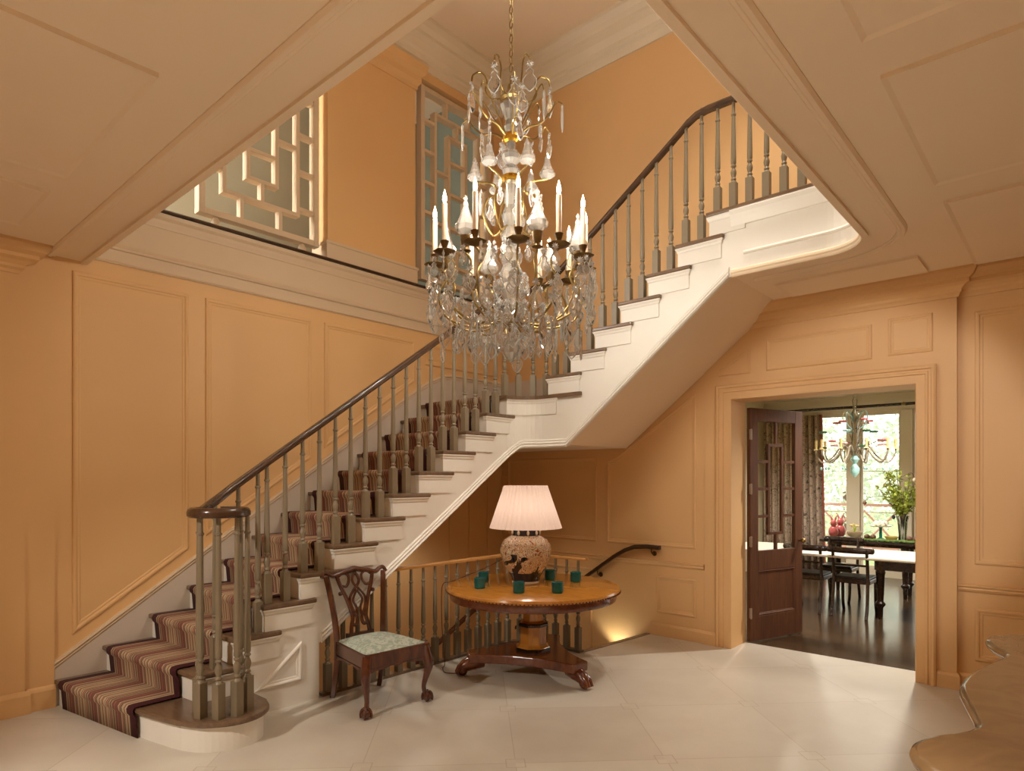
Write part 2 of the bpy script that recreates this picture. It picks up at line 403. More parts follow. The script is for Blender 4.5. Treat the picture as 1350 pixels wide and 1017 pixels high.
# main cornice of the stairwell
CP = [(0, 6.30), (.02, 6.30), (.03, 6.38), (.055, 6.40), (.055, 6.43), (.08, 6.45), (.10, 6.53), (.15, 6.57), (.15, 6.61), (.19, 6.65), (.215, 6.71), (.215, 6.75), (0, 6.75)]
trim(MB().sweep([(XL, Y0, 0), (XL, YB, 0), (X1, YB, 0)], CP, side=-1), paint('cornice_paint', (.76, .64, .47), .5, .02, 2.))
# fascia band on the left wall below the gallery
trim(MB().box(XL, XL + .012, 1.3, 4.98, 3.32, FZ - .02).box(XL, XL + .012, 4.98, 6.1, 3.32, FZ - .02), UPW)
trim(MB().sweep([(XL, 1.3, 0), (XL, YB, 0)], [(0, 3.42), (.03, 3.425), (.035, 3.44), (.022, 3.455), (.012, 3.475), (0, 3.475)], side=-1), UPW)
trim(MB().sweep([(XL, 1.3, 0), (XL, YB, 0)], [(0, 3.315), (.016, 3.315), (.022, 3.325), (.012, 3.335), (0, 3.335)], side=-1), UPW)
trim(MB().sweep([(XL, 1.0, 0), (XL, YB, 0)], [(0, 3.68), (.018, 3.685), (.022, 3.70), (.03, 3.72), (.034, 3.745), (.055, 3.765), (.06, 3.795), (0, 3.795)], side=-1), UPW)
trim(MB().sweep([(XL, 1.0, 0), (XL, YB, 0)], [(-.14, 3.80), (.075, 3.80), (.085, 3.812), (.075, 3.824), (-.14, 3.824)], side=-1), RAILW)
# fascia of the ceiling opening
fpath = [(-2.10, 5.0, 0), (-1.39, 5.0, 0)] + [(x, y, 0) for x, y in arc(-1.39, 4.70, .30, 90, 0, 10)][1:] + [(-1.09, 1.47, 0), (XL, 1.47, 0)]
trim(MB().sweep(fpath, [(-.02, 3.27), (0, 3.27), (0, 3.785), (-.02, 3.785)], side=-1), WHITE)
trim(MB().sweep(fpath, [(0, 3.66), (.012, 3.665), (.02, 3.69), (.028, 3.715), (.036, 3.75), (.05, 3.775), (.05, 3.785), (0, 3.785)], side=-1), WHITE)
trim(MB().sweep([(-2.0, 5.0, 0)] + fpath[1:], [(0, 3.425), (.014, 3.43), (.018, 3.44), (.006, 3.455), (0, 3.455)], side=-1), WHITE)
trim(MB().sweep(fpath, [(-.03, 3.262), (.012, 3.262), (.02, 3.272), (.018, 3.285), (.028, 3.295), (.026, 3.312), (.010, 3.325), (-.03, 3.325)], side=-1), CEIL)
# moulding on the soffit round the opening
mpath = [(-2.0, 5.22, 0), (-1.39, 5.22, 0)] + [(x, y, 0) for x, y in arc(-1.39, 4.70, .52, 90, 0, 12)][1:] + [(-.87, 1.25, 0), (XL, 1.25, 0)]
trim(MB().sweep(mpath, [(-.03, CZ + .01), (-.03, CZ - .006), (-.018, CZ - .020), (0, CZ - .022), (.010, CZ - .012), (.022, CZ - .014), (.03, CZ - .006), (.03, CZ + .01)], side=-1), CEIL)
# raised panels of the ceiling
def cpanel(poly):
    a = sum(poly[i - 1][0] * poly[i][1] - poly[i][0] * poly[i - 1][1] for i in range(len(poly)))
    if a < 0: poly = poly[::-1]
    m_ = MB(); z = CZ
    def mp_(u, v, d): return (u, v, z + .002 - d)
    rings = []
    cx_ = sum(p[0] for p in poly) / len(poly); cy_ = sum(p[1] for p in poly) / len(poly)
    for q, d in ((0, 0), (0, .022), (.020, .014)):
        rings.append([m_.bm.verts.new(mp_(x + (q if x < cx_ else -q), y + (q if y < cy_ else -q), d)) for x, y in poly])
    for A, B in zip(rings, rings[1:]):
        for i in range(len(poly)): m_.bm.faces.new((A[i], A[(i + 1) % len(poly)], B[(i + 1) % len(poly)], B[i]))
    m_.bm.faces.new(rings[-1])
    trim(m_, CEIL)
KX = .97
for x0, x1, y0, y1 in ((-.61, 1.4, 2.92, 4.18), (-.61, 1.4, 4.48, 5.90), (-.61, 1.4, 1.0, 2.63), (-1.92, -.90, 5.45, 5.88), (-2.1, -1.0, -.6, .99), (-5.05, -4.35, -.3, .97), (-4.07, -2.77, -.6, .98)):
    cpanel([(x0, y0), (x1, y0), (x1, y1), (x0, y1)])
# hall cornices
HC = [(0, 3.08), (.012, 3.08), (.02, 3.10), (.035, 3.115), (.035, 3.135), (.06, 3.16), (.09, 3.175), (.09, 3.20), (.12, 3.22), (.14, 3.26), (.14, CZ), (0, CZ)]
trim(MB().sweep([(-2.40, YB - .02, 0), (-.74, YB - .02, 0), (-.74, YB + .03, 0), (X1, YB + .03, 0)], HC, side=-1), WALL)
trim(MB().sweep([(-5.545, Y0, 0), (-5.545, 1.04, 0), (-5.62, 1.04, 0)], [(d * 1.25, z) for d, z in HC], side=-1), WALL)
# wall mappings
def ml(u, v, d): return (XL + d, u, v)          # left wall: u = y, v = z
def mbk(y): return lambda u, v, d: (u, y - d, v)  # back wall: u = x, v = z
def pan(poly, mp_, w=.055, d=.014):
    a = sum(poly[i - 1][0] * poly[i][1] - poly[i][0] * poly[i - 1][1] for i in range(len(poly)))
    if a < 0: poly = poly[::-1]
    trim(MB().frame(poly, w, d, mp_), WALL, smooth=.4)
sl = lambda y: .483 + .69 * (y - 1.371)
pan([(1.385, sl(1.385)), (2.215, sl(2.215)), (2.215, 3.2), (1.385, 3.2)], ml)
pan([(2.35, sl(2.35)), (3.365, sl(3.365)), (3.365, 3.2), (2.35, 3.2)], ml)
pan([(3.50, sl(3.5)), (4.65, sl(4.65)), (4.65, 3.2), (3.50, 3.2)], ml)
pan([(4.80, 2.95), (5.98, 2.95), (5.98, 3.2), (4.80, 3.2)], ml)
bw = mbk(YB)
pan([(-5.50, .94), (-4.135, .94), (-4.135, 1.90), (-5.50, 1.90)], bw, .045)
s2 = lambda x: 2.0 + .742 * (x + 3.784) - .10
pan([(-4.0, .94), (-2.93, .94), (-2.93, s2(-2.93)), (-3.9, 1.88), (-4.0, 1.86)], bw, .045)
pan([(-3.38, .24), (-2.93, .24), (-2.93, .63), (-3.38, .63)], bw, .045)
pan([(-5.3, -.6), (-4.2, -.6), (-4.2, .63), (-5.3, .63)], bw, .045)
bd = mbk(YB - .02)
pan([(-2.22, 2.665), (-1.335, 2.665), (-1.335, 2.96), (-2.22, 2.96)], bd, .04)
pan([(-1.215, 2.675), (-.90, 2.675), (-.90, 2.985), (-1.215, 2.985)], bd, .04)
pan([(-2.69, 2.66), (-2.37, 2.66), (-2.37, 2.92), (-2.69, 2.72)], bd, .03)
br = mbk(YB + .03)
pan([(-.63, .985), (1.2, .985), (1.2, 2.955), (-.63, 2.955)], br, .055)
pan([(-.63, .235), (1.2, .235), (1.2, .65), (-.63, .65)], br, .055)
# dado rails
DP = [(0, .735), (.012, .738), (.022, .755), (.018, .765), (.03, .778), (.03, .79), (0, .792)]
trim(MB().sweep([(-5.58, YB, 0), (-2.84, YB, 0)], DP, side=-1), WALL)
trim(MB().sweep([(-.735, YB + .03, 0), (X1, YB + .03, 0)], [(d, z + .035) for d, z in DP], side=-1), WALL)
# base boards
BP = [(0, 0), (.022, 0), (.022, .105), (.014, .122), (.006, .13), (0, .13)]
struct(MB().sweep([(-3.44, YB, 0), (-2.83, YB, 0), (-2.83, YB - .02, 0), (-2.70, YB - .02, 0)], BP, side=-1).build('baseboard_back', WALL))
struct(MB().sweep([(-.88, YB - .02, 0), (-.74, YB - .02, 0), (-.74, YB + .03, 0), (X1, YB + .03, 0)], BP, side=-1).build('baseboard_right', WALL))
struct(MB().sweep([(-5.545, Y0, 0), (-5.545, 1.10, 0), (-5.575, 1.10, 0), (-5.575, 1.275, 0)], [(d, z * 1.25) for d, z in BP], side=-1).build('baseboard_left', WALL))
# door casing
def casing():
    m_ = MB(); prof = [(0, 0), (0, .030), (.014, .040), (.03, .036), (.036, .022), (.052, .022), (.056, .030), (.072, .026), (.076, .012), (.138, .012), (.145, 0)]
    pts = [(-2.705, 0), (-2.705, 2.57), (-.875, 2.57), (-.875, 0)]
    rings = []
    for i, (u, v) in enumerate(pts):
        sx = 1 if i < 2 else -1
        rings.append([m_.bm.verts.new((u + sx * q, YB - .02 - d, v - (q if i in (1, 2) else 0))) for q, d in prof])
    for A, B in zip(rings, rings[1:]):
        for j in range(len(prof) - 1): m_.bm.faces.new((A[j], A[j + 1], B[j + 1], B[j]))
    trim(m_, WALL, smooth=.5)
casing()
# jamb linings
trim(MB().box(-2.575, -2.555, YB - .03, 6.425, 0, 2.44).box(-1.005, -.985, YB - .03, 6.425, 0, 2.44).box(-2.575, -.985, YB - .03, 6.425, 2.425, 2.445), WALL)
# boarding lines on the left wall below the stairs
trim(MB().box(XL, XL + .012, 5.495, 5.51, -.3, 1.93).box(XL, XL + .012, 5.815, 5.83, -.3, 1.93).box(XL, XL + .012, 5.17, 5.185, -.3, 1.9), WALL)

# ================================================================= STAIRCASE
R = .191; G = .28
yk = lambda k: 2.19 + G * (k - 4)
xk = lambda k: -3.98 + G * (k - 14)
XS = -4.30; YS = 5.0
st = thing('staircase', 'white painted staircase with dark wood treads rising along two walls', 'staircase', (0, 0, 0))
def tread(poly, k):
    return MB().prism(poly, R * k - .035, R * k).build('tread', TREADW, st, bevel=.010)
# curtail step
c1 = lambda x: 1.27 + .17 * (x + 5.57)
curt = [(-5.59, 1.268), (-4.43, 1.463), (-4.20, 1.515)] + [tuple(p[:2]) for p in spline([(-4.09, 1.545, 0), (-3.93, 1.63, 0), (-3.83, 1.78, 0), (-3.83, 1.93, 0), (-3.92, 2.05, 0), (-4.06, 2.105, 0)], 4)] + [(-4.30, 2.105), (-4.30, 1.80), (-5.59, 1.63)]
tread(curt, 1)
cin = [(-5.58, 1.30), (-4.43, 1.495), (-4.20, 1.545)] + [tuple(p[:2]) for p in spline([(-4.09, 1.575, 0), (-3.95, 1.655, 0), (-3.865, 1.79, 0), (-3.865, 1.92, 0), (-3.94, 2.02, 0), (-4.07, 2.075, 0)], 4)] + [(-4.30, 2.075), (-4.30, 1.80), (-5.58, 1.62)]
MB().prism(cin, 0, R - .035).build('riser', WHITE, st)
y2 = lambda x: 1.578 + .122 * (x + 5.57); y3 = lambda x: 1.90 + .065 * (x + 5.57)
tread([(-5.59, y2(-5.59)), (-4.265, y2(-4.265)), (-4.265, 2.06), (-4.31, 2.06), (-4.31, 2.0), (-5.59, 1.95)], 2)
tread([(-5.59, y3(-5.59)), (-4.265, y3(-4.265)), (-4.265, 2.33), (-4.31, 2.33), (-4.31, 2.22), (-5.59, 2.22)], 3)
MB().prism([(-5.59, y2(-5.59) + .03), (-4.30, y2(-4.3) + .03), (-4.30, y2(-4.3) + .055), (-5.59, y2(-5.59) + .055)], R, 2 * R - .035).build('riser', WHITE, st)
MB().prism([(-5.59, y3(-5.59) + .03), (-4.30, y3(-4.3) + .03), (-4.30, y3(-4.3) + .055), (-5.59, y3(-5.59) + .055)], 2 * R, 3 * R - .035).build('riser', WHITE, st)
for k in range(4, 13):
    y = yk(k)
    tread([(-5.59, y), (-4.265, y), (-4.265, y + .42), (-4.31, y + .42), (-4.31, y + .31), (-5.59, y + .31)], k)
    MB().box(-5.59, -4.30, y + .03, y + .05, R * (k - 1), R * k - .035).build('riser', WHITE, st)
tread([(-5.59, yk(13)), (-4.265, yk(13))] + arc(-4.0, 4.70, .265, 178, 90, 8) + [(-3.56, 4.965), (-3.56, 5.01), (-3.67, 5.01), (-3.67, 6.09), (-5.59, 6.09)], 13)
MB().box(-5.59, -4.30, yk(13) + .03, yk(13) + .05, R * 12, R * 13 - .035).build('riser', WHITE, st)
for k in range(14, 20):
    x = xk(k)
    tread([(x, 6.09), (x, 4.965), (x + .42, 4.965), (x + .42, 5.01), (x + .31, 5.01), (x + .31, 6.09)], k)
    MB().box(x + .03, x + .05, 5.0, 6.09, R * (k - 1), R * k - .035).build('riser', WHITE, st)
MB().box(xk(20) + .03, xk(20) + .05, 5.0, 6.09, R * 19, FZ - .035).build('riser', WHITE, st)
land = [(xk(20), 6.09), (xk(20), 4.955), (-1.39, 4.955)] + arc(-1.39, 4.70, .255, 90, 0, 8)[1:] + [(-1.135, 3.0), (-.9, 3.0), (-.9, 6.09)]
MB().prism(land, FZ - .034, FZ).build('landing', TREADW, st, bevel=.008)
# brackets under the tread ends
def bracket(k, fl):
    zt = R * k - .035; prof = [(0, zt - .155), (.012, zt - .155), (.012, zt - .045), (.018, zt - .035), (.020, zt - .022), (.030, zt - .008), (.030, zt), (0, zt)]
    m_ = MB()
    if fl == 1:
        ya = (yk(k) if k > 3 else (y2(-4.3) if k == 2 else y3(-4.3))) + .03
        yb = {2: 2.03, 3: 2.30}.get(k, yk(k) + .375)
        pa = [(XS - .02, ya, 0), (XS, ya, 0), (XS, yb, 0), (XS - .02, yb, 0)]
    elif fl == 2:
        pa = [(xk(k) + .03, YS + .02, 0), (xk(k) + .03, YS, 0), (xk(k) + .385, YS, 0), (xk(k) + .385, YS + .02, 0)]
    else:
        pa = [(XS - .02, yk(13) + .03, 0), (XS, yk(13) + .03, 0)] + [(x, y, 0) for x, y in arc(-4.0, 4.745, .30, 180, 90, 8)][1:-1] + [(-4.0, YS, 0), (xk(14) + .385, YS, 0), (xk(14) + .385, YS + .02, 0)]
    if fl == 3: pa = [(XS, yk(13) + .03, 0)] + [(x, y, 0) for x, y in arc(-4.0, 4.70, .30, 171, 90, 8)] + [(xk(13) + .385 + .28 - .28, YS, 0), (xk(13) + .385, YS + .02, 0)]
    m_.sweep(pa, prof, side=-1)
    m_.build('bracket', WHITE, st)
for k in range(2, 13): bracket(k, 1)
bracket(13, 3)
for k in range(14, 20): bracket(k, 2)
MB().sweep([(xk(20) + .03, YS + .02, 0), (xk(20) + .03, YS, 0), (-2.0, YS, 0), (-2.0, YS + .02, 0)], [(0, 3.63), (.012, 3.63), (.012, 3.74), (.02, 3.75), (.03, 3.775), (.03, 3.786), (0, 3.786)], side=-1).build('bracket', WHITE, st)
# outer string as columns (x, y, bottom, top)
cols_ = []
lo1 = lambda y: .415 + .69 * (y - 2.645)
def addc(x, y, b_, t_, nx, ny): cols_.append((x, y, b_, t_, nx, ny))
ys = [y2(-4.3) + .05, y3(-4.3) + .05] + [yk(k) + .05 for k in range(4, 14)]
tops = [R * k - .036 for k in range(2, 14)]
def bot1(y): return 0. if y < 2.645 else lo1(y)
seq = []
for i, y in enumerate(ys[:-1]):
    e = ys[i + 1]; seq.append((y, tops[i]));
    if y < 2.645 < e: seq += [(2.645, tops[i], 0.), (2.645, tops[i], lo1(2.645))]
    seq.append((e, tops[i]))
for q in seq:
    b_ = q[2] if len(q) > 2 else bot1(q[0])
    addc(XS, q[0], b_, q[1], -1, 0)
addc(XS, ys[-1], bot1(ys[-1]), tops[-1], -1, 0)
for i, (x, y) in enumerate(arc(-4.0, 4.70, .30, 170, 90, 10)):
    a_ = radians(170 - 80 * i / 10)
    arcl = .3 * (PI / 2 - (a_ - PI / 2))
    addc(x, y, min(1.975, lo1(4.70 + arcl)), tops[-1], cos(a_), sin(a_))
bot2 = lambda x: 1.975 if x < -3.74 else 1.975 + (x + 3.74) * (3.28 - 1.975) / (-2.12 + 3.74)
xs2 = [-4.0] + [xk(k) + .05 for k in range(14, 21)]
for i in range(7):
    tp = R * (13 + i) - .036
    pts_ = [xs2[i]] + ([-3.74] if xs2[i] < -3.74 < xs2[i + 1] else []) + ([-2.12] if xs2[i] < -2.12 < xs2[i + 1] else []) + [xs2[i + 1]]
    for x in pts_: addc(x, YS, min(3.28, bot2(x)), tp, 0, 1)
addc(xs2[-1], YS, min(3.28, bot2(xs2[-1])), FZ - .036, 0, 1); addc(-2.10, YS, 3.28, FZ - .036, 0, 1)
m_ = MB(); prev = None
for x, y, b_, t_, nx, ny in cols_:
    q = [m_.bm.verts.new(p) for p in ((x, y, b_), (x, y, t_), (x + nx * .035, y + ny * .035, t_), (x + nx * .035, y + ny * .035, b_))]
    if prev:
        for i in range(4): m_.bm.faces.new((prev[i], prev[(i + 1) % 4], q[(i + 1) % 4], q[i]))
    else: m_.bm.faces.new(q)
    prev = q
m_.bm.faces.new(prev[::-1])
bmesh.ops.remove_doubles(m_.bm, verts=m_.bm.verts, dist=1e-5)
m_.build('outer_string', WHITE, st)
# bead along the lower edge of the string
low = [(XS, 2.66, lo1(2.66))] + [(XS, y, lo1(y)) for y in (3.3, 4.0, 4.70)]
for i, (x, y) in enumerate(arc(-4.0, 4.70, .30, 180, 90, 10)[1:]): low.append((x, y, min(1.975, lo1(4.70 + .3 * (PI / 2) * (i + 1) / 10))))
low += [(-3.74, YS, 1.975), (-2.12, YS, 3.28)]
m_ = MB().sweep(low, [(0, -.012), (.014, -.012), (.026, .002), (.014, .020), (.022, .034), (.012, .048), (.014, .060), (.004, .072), (0, .072)], side=-1)
m_.build('string_moulding', WHITE, st)
# panel mould on the closed base of the string
MB().frame([(2.14, .17), (2.50, .17), (2.50, .46)], .045, .016, lambda u, v, d: (XS + d, u, v)).build('panel_mould', WHITE, st)
# soffits
m_ = MB()
mp1 = lambda u, v, d: (d, u, v)
m_.prism([(2.70, lo1(2.70) + .03), (4.92, 1.995), (4.92, 2.05), (2.70, lo1(2.70) + .09)], -5.59, XS - .03, mp1)
m_.prism([(4.92, 1.99), (5.05, 1.99), (5.05, 2.05), (4.92, 2.05)], -5.59, -4.26, mp1)
m_.prism([(5.02, 1.99), (6.09, 1.99), (6.09, 2.05), (5.02, 2.05)], -5.59, -3.73, mp1)
mp2 = lambda u, v, d: (u, d, v)
m_.prism([(-3.74, 1.985), (-2.10, 3.30), (-2.10, 3.36), (-3.80, 2.05)], 5.02, 6.09, mp2)
m_.build('soffit', CEIL, st)
# wall string (skirting that follows the steps)
def ztop(y):
    a_ = .305 + .689 * (y - 1.263)
    if y < 4.5: return a_
    e = 2.80; z45 = .305 + .689 * (4.5 - 1.263)
    t_ = min(1, (y - 4.5) / .75)
    return z45 + (.689 * .75) * (t_ - t_**3 / 3 * 1.0) * .98 if t_ < 1 else z45 + .689 * .75 * .6533
pts_ = [(1.27, 0)] + [(1.27, ztop(1.27))] + [(y, ztop(y)) for y in (2., 3., 4., 4.5, 4.6, 4.7, 4.8, 4.9, 5.0, 5.1, 5.25, 6.09)] + [(6.09, 2.4), (4.75, 2.4), (1.6, .10), (1.6, 0)]
MB().prism(pts_, XL, XL + .018, mp1).build('wall_string', SKIRT, st)
MB().sweep([(XL, y, ztop(y)) for y in (1.27, 2., 3., 4., 4.5, 4.6, 4.7, 4.8, 4.9, 5.0, 5.1, 5.25, 6.09)], [(0, -.045), (.020, -.045), (.026, -.03), (.022, -.018), (.034, -.006), (.030, .008), (.014, .014), (0, .014)], side=-1).build('string_cap', UPW, st)
MB().box(-5.59, -3.75, 6.065, 6.09, 2.49, ztop(6)).build('landing_skirting', SKIRT, st)

# runner carpet
ru = MB()
def prof_at(x, off=0):
    Y = [c1(x), y2(x), y3(x)] + [yk(k) for k in range(4, 14)] + [5.55]
    out = []
    for k in range(1, 14):
        y = Y[k - 1]; z0 = R * (k - 1); z1 = R * k; e = .012 if k > 1 else .002
        out += [(y + .012, z0 + e), (y + .002, z1 - .055), (y - .014, z1 - .034), (y - .017, z1 - .008), (y - .006, z1 + .009), (y + .02, z1 + .012)]
    out.append((5.5, R * 13 + .012)); return out
xs_ = [-5.47, -5.40] + [-5.40 + .84 * i / 6 for i in range(1, 6)] + [-4.56, -4.49]
grid = [[ru.bm.verts.new((x, y, z)) for y, z in prof_at(x)] for x in xs_]
for i in range(len(xs_) - 1):
    for j in range(len(grid[0]) - 1):
        f = ru.bm.faces.new((grid[i][j], grid[i + 1][j], grid[i + 1][j + 1], grid[i][j + 1])); f.material_index = 1 if i in (0, len(xs_) - 2) else 0
runner = ru.build('stair_runner', [STRIPE, BORDER], smooth=.7)
sd = runner.modifiers.new('s', 'SOLIDIFY'); sd.thickness = .008; sd.offset = 0
tag(runner, 'narrow striped carpet runner with burgundy border going up the stairs', 'carpet')

# ----------------------------------------------------------------- balustrade
bal = thing('stair_balustrade', 'long taupe stair balustrade with dark walnut handrail', 'balustrade')
def baluster(x, y, z0, z1, parent, rot=0, s=1., name='baluster', blk=.215):
    Ln = z1 - z0; m_ = MB(); h = .027 * s
    m_.box(-h, h, -h, h, 0, blk)
    v0 = len(m_.bm.verts)
    b1 = blk
    prof = [(.026 * s, b1), (.020 * s, b1 + .012), (.014 * s, b1 + .018), (.021 * s, b1 + .026), (.021 * s, b1 + .032), (.014 * s, b1 + .042), (.020 * s, b1 + .062), (.024 * s, b1 + .080), (.021 * s, b1 + .098), (.013 * s, b1 + .116), (.013 * s, b1 + .124), (.021 * s, b1 + .130), (.021 * s, b1 + .138), (.015 * s, b1 + .146), (.021 * s, b1 + .156), (.021 * s, b1 + .22), (.0145 * s, Ln - .125), (.020 * s, Ln - .120), (.020 * s, Ln - .110), (.0145 * s, Ln - .105), (.013 * s, Ln + .012)]
    m_.lathe(prof, 10)
    return m_.build(name, TAUPE, parent, loc=(x, y, z0), rot=(0, 0, rot), smooth=.6)
railz = lambda y: 1.529 + .697 * (y - 1.865)   # top of rail, lower flight
railx = lambda x: 4.04 + .697 * (x + 3.426)
XB = -4.345; YBL = 5.045
# curtail cluster
CX, CY = -4.02, 1.79; VZ = 1.475
for (x, y) in ((-4.14, 1.70), (-4.03, 1.665), (-3.93, 1.73), (-3.90, 1.83), (-3.95, 1.92), (-4.065, 1.93)):
    baluster(x, y, R, VZ - .045, bal, rot=.3)
baluster(-4.345, 1.89, 2 * R, railz(1.89) - .045, bal)
for k in range(3, 13):
    y0 = (yk(k) if k > 3 else y3(-4.3))
    for d in (.065, .205):
        y = y0 + d
        baluster(XB, y, R * k, railz(y) - .045, bal)
# landing corner and upper flight
def cornerpt(t_):
    a_ = radians(180 - 90 * t_); return (-4.0 + .345 * cos(a_), 4.70 + .345 * sin(a_))
crail = [(XB, yk(13) + .02, railz(yk(13) + .02))]
zA = railz(4.70); zB = railx(-4.0)
for i, t_ in enumerate((.12, .40, .68, .95)):
    x, y = cornerpt(t_); baluster(x, y, R * 13, zA + (zB - zA) * t_ - .045, bal, rot=-t_ * PI / 2)
for k in range(14, 20):
    for d in (.065, .205):
        x = xk(k) + d; baluster(x, YBL, R * k, railx(x) - .045, bal)
LZ = 4.745
for i in range(9):
    x = xk(20) + .065 + .132 * i
    baluster(x, YBL, FZ, min(LZ, railx(x)) - .045, bal)
# handrail
RP = [(-.030, -.022), (-.030, 0), (-.024, .016), (-.010, .026), (.010, .026), (.024, .016), (.030, 0), (.030, -.022), (.018, -.034), (-.018, -.034)]
path = []
for i in range(0, 25):   # volute
    a_ = radians(520 - 318 * i / 24); r_ = .105 + .065 * min(1, i / 15)
    path.append((CX + r_ * cos(a_), CY + r_ * sin(a_), VZ - .026))
path = path[:]
tail = [(-4.225, 1.775, 1.468), (-4.285, 1.87, 1.515), (-4.33, 1.99, 1.592)] + [(XB, y, railz(y) - .026) for y in (2.3, 2.8, 3.4, 4.0, 4.5, 4.66)]
cor = [(*cornerpt(t_), zA + (zB - zA) * t_ - .026) for t_ in (.1, .2, .3, .4, .5, .6, .7, .8, .9, 1.)]
up_ = [(x, YBL, railx(x) - .026) for x in (-3.9, -3.4, -3.0, -2.60)]
top = [(-2.50, YBL, 4.665), (-2.42, YBL, 4.705), (-2.32, YBL, LZ - .026), (-1.45, YBL, LZ - .026)] + [(x, y, LZ - .026) for x, y in arc(-1.39, 4.70, .345, 85, 0, 8)] + [(-1.045, 3.0, LZ - .026)]
MB().sweep(path + tail + cor + up_ + top, RP, side=1).build('handrail', RAILW, bal, smooth=.6)
MB().lathe([(.105, -.02), (.115, 0), (.105, .02)], 20, at=(CX, CY, VZ - .035)).build('volute_cap', RAILW, bal, smooth=.6)

# ----------------------------------------------------------------- basement stair
bb = thing('basement_balustrade', 'low taupe balustrade with honey coloured rail around the basement stairwell behind the table', 'balustrade')
bp_ = [(-4.335, 2.68), (-4.335, 4.72)] + arc(-4.06, 4.72, .275, 180, 90, 8)[1:] + [(-3.56, 4.995)]
def along(poly, s_):
    for a_, b_ in zip(poly, poly[1:]):
        d_ = hypot(b_[0] - a_[0], b_[1] - a_[1])
        if s_ <= d_: return (a_[0] + (b_[0] - a_[0]) * s_ / d_, a_[1] + (b_[1] - a_[1]) * s_ / d_)
        s_ -= d_
    return poly[-1]
tot = sum(hypot(b_[0] - a_[0], b_[1] - a_[1]) for a_, b_ in zip(bp_, bp_[1:]))
n_ = 22
for i in range(n_):
    x, y = along(bp_, .06 + (tot - .10) * i / (n_ - 1))
    baluster(x, y, .02, .875, bb, s=.95)
MB().sweep([(x, y, .875) for x, y in bp_] + [(-3.50, 4.995, .875)], [(-.026, 0), (-.026, .018), (-.014, .030), (.014, .030), (.026, .018), (.026, 0)], side=1).build('handrail', BRASSR, bb, smooth=.6)
MB().sweep([(x, y, 0) for x, y in bp_], [(-.035, -.002), (-.035, .022), (.035, .022), (.035, -.002)], side=1).build('base_rail', TREADW, bb)
trim(MB().prism([(-3.60, 5.02), (-3.545, 5.02), (-3.44, 6.09), (-3.50, 6.09)], -.05, .004), TREADW)
bs = thing('basement_stair', 'stone coloured flight going down behind the balustrade under the staircase', 'staircase')
for k in range(1, 5):
    x1_ = -3.50 - .26 * (k - 1)
    MB().box(x1_ - .29 if k < 4 else -5.59, x1_, 5.05, 6.09, -.19 * k - .19, -.19 * k).build('step', STEPM, bs)
for k in range(5, 13):
    y1_ = 5.05 - .26 * (k - 5)
    MB().box(-5.59, -4.40, y1_ - .29, y1_, -.19 * k - .19, -.19 * k).build('step', STEPM, bs)
h_ = thing('wall_handrail', 'dark walnut handrail on the back wall curving down into the basement stairwell', 'handrail')
hp = [(-3.30, 6.03, .935), (-3.45, 6.03, .94), (-3.60, 6.03, .925), (-3.72, 6.03, .88), (-3.86, 6.03, .80), (-4.2, 6.03, .565), (-4.8, 6.03, .145), (-5.3, 6.03, -.205)]
MB().sweep(hp, [(-.022, -.025), (-.026, 0), (-.018, .02), (.018, .02), (.026, 0), (.022, -.025)], side=1).build('rail', RAILW, h_, smooth=.6)
for x, z in ((-3.40, .935), (-4.08, .645), (-4.9, .07)):
    MB().tube([(x, YB, z - .075), (x, 6.05, z - .075), (x, 6.03, z - .05), (x, 6.03, z - .02)], .008, 8).lathe([(.026, 0), (.026, .008), (.016, .012)], 12, mat=Matrix.Rotation(PI / 2, 4, 'X'), at=(x, YB, z - .075)).build('rail_bracket', BRONZE, h_)
h2 = thing('wall_handrail', 'reddish wooden handrail sloping down the left wall seen through the basement balusters', 'handrail')
MB().sweep([(-5.53, 5.85, .20), (-5.53, 5.55, .08), (-5.53, 4.6, -.40), (-5.53, 3.4, -1.1)], [(-.022, -.025), (-.026, 0), (-.018, .02), (.018, .02), (.026, 0), (.022, -.025)], side=1).build('rail', MAHOG, h2, smooth=.6)
for y, z in ((5.6, .10), (4.6, -.40)):
    MB().tube([(XL, y, z - .08), (-5.54, y, z - .08), (-5.53, y, z - .02)], .008, 8).build('rail_bracket', BRONZE, h2)
sl_ = thing('step_light', 'small recessed stair light low on the back wall by the floor edge', 'light', (-3.95, 6.085, -.42))
MB().lathe([(.045, 0), (.045, .012), (.03, .016)], 16, mat=Matrix.Rotation(PI / 2, 4, 'X')).build('bezel', STEEL, sl_)
light('step_light_glow', 'SPOT', (-3.86, 5.93, -.24), 6., (1, .97, .76), .05, rot=(radians(158), 0, radians(-10)), spot_size=radians(110), spot_blend=.5)

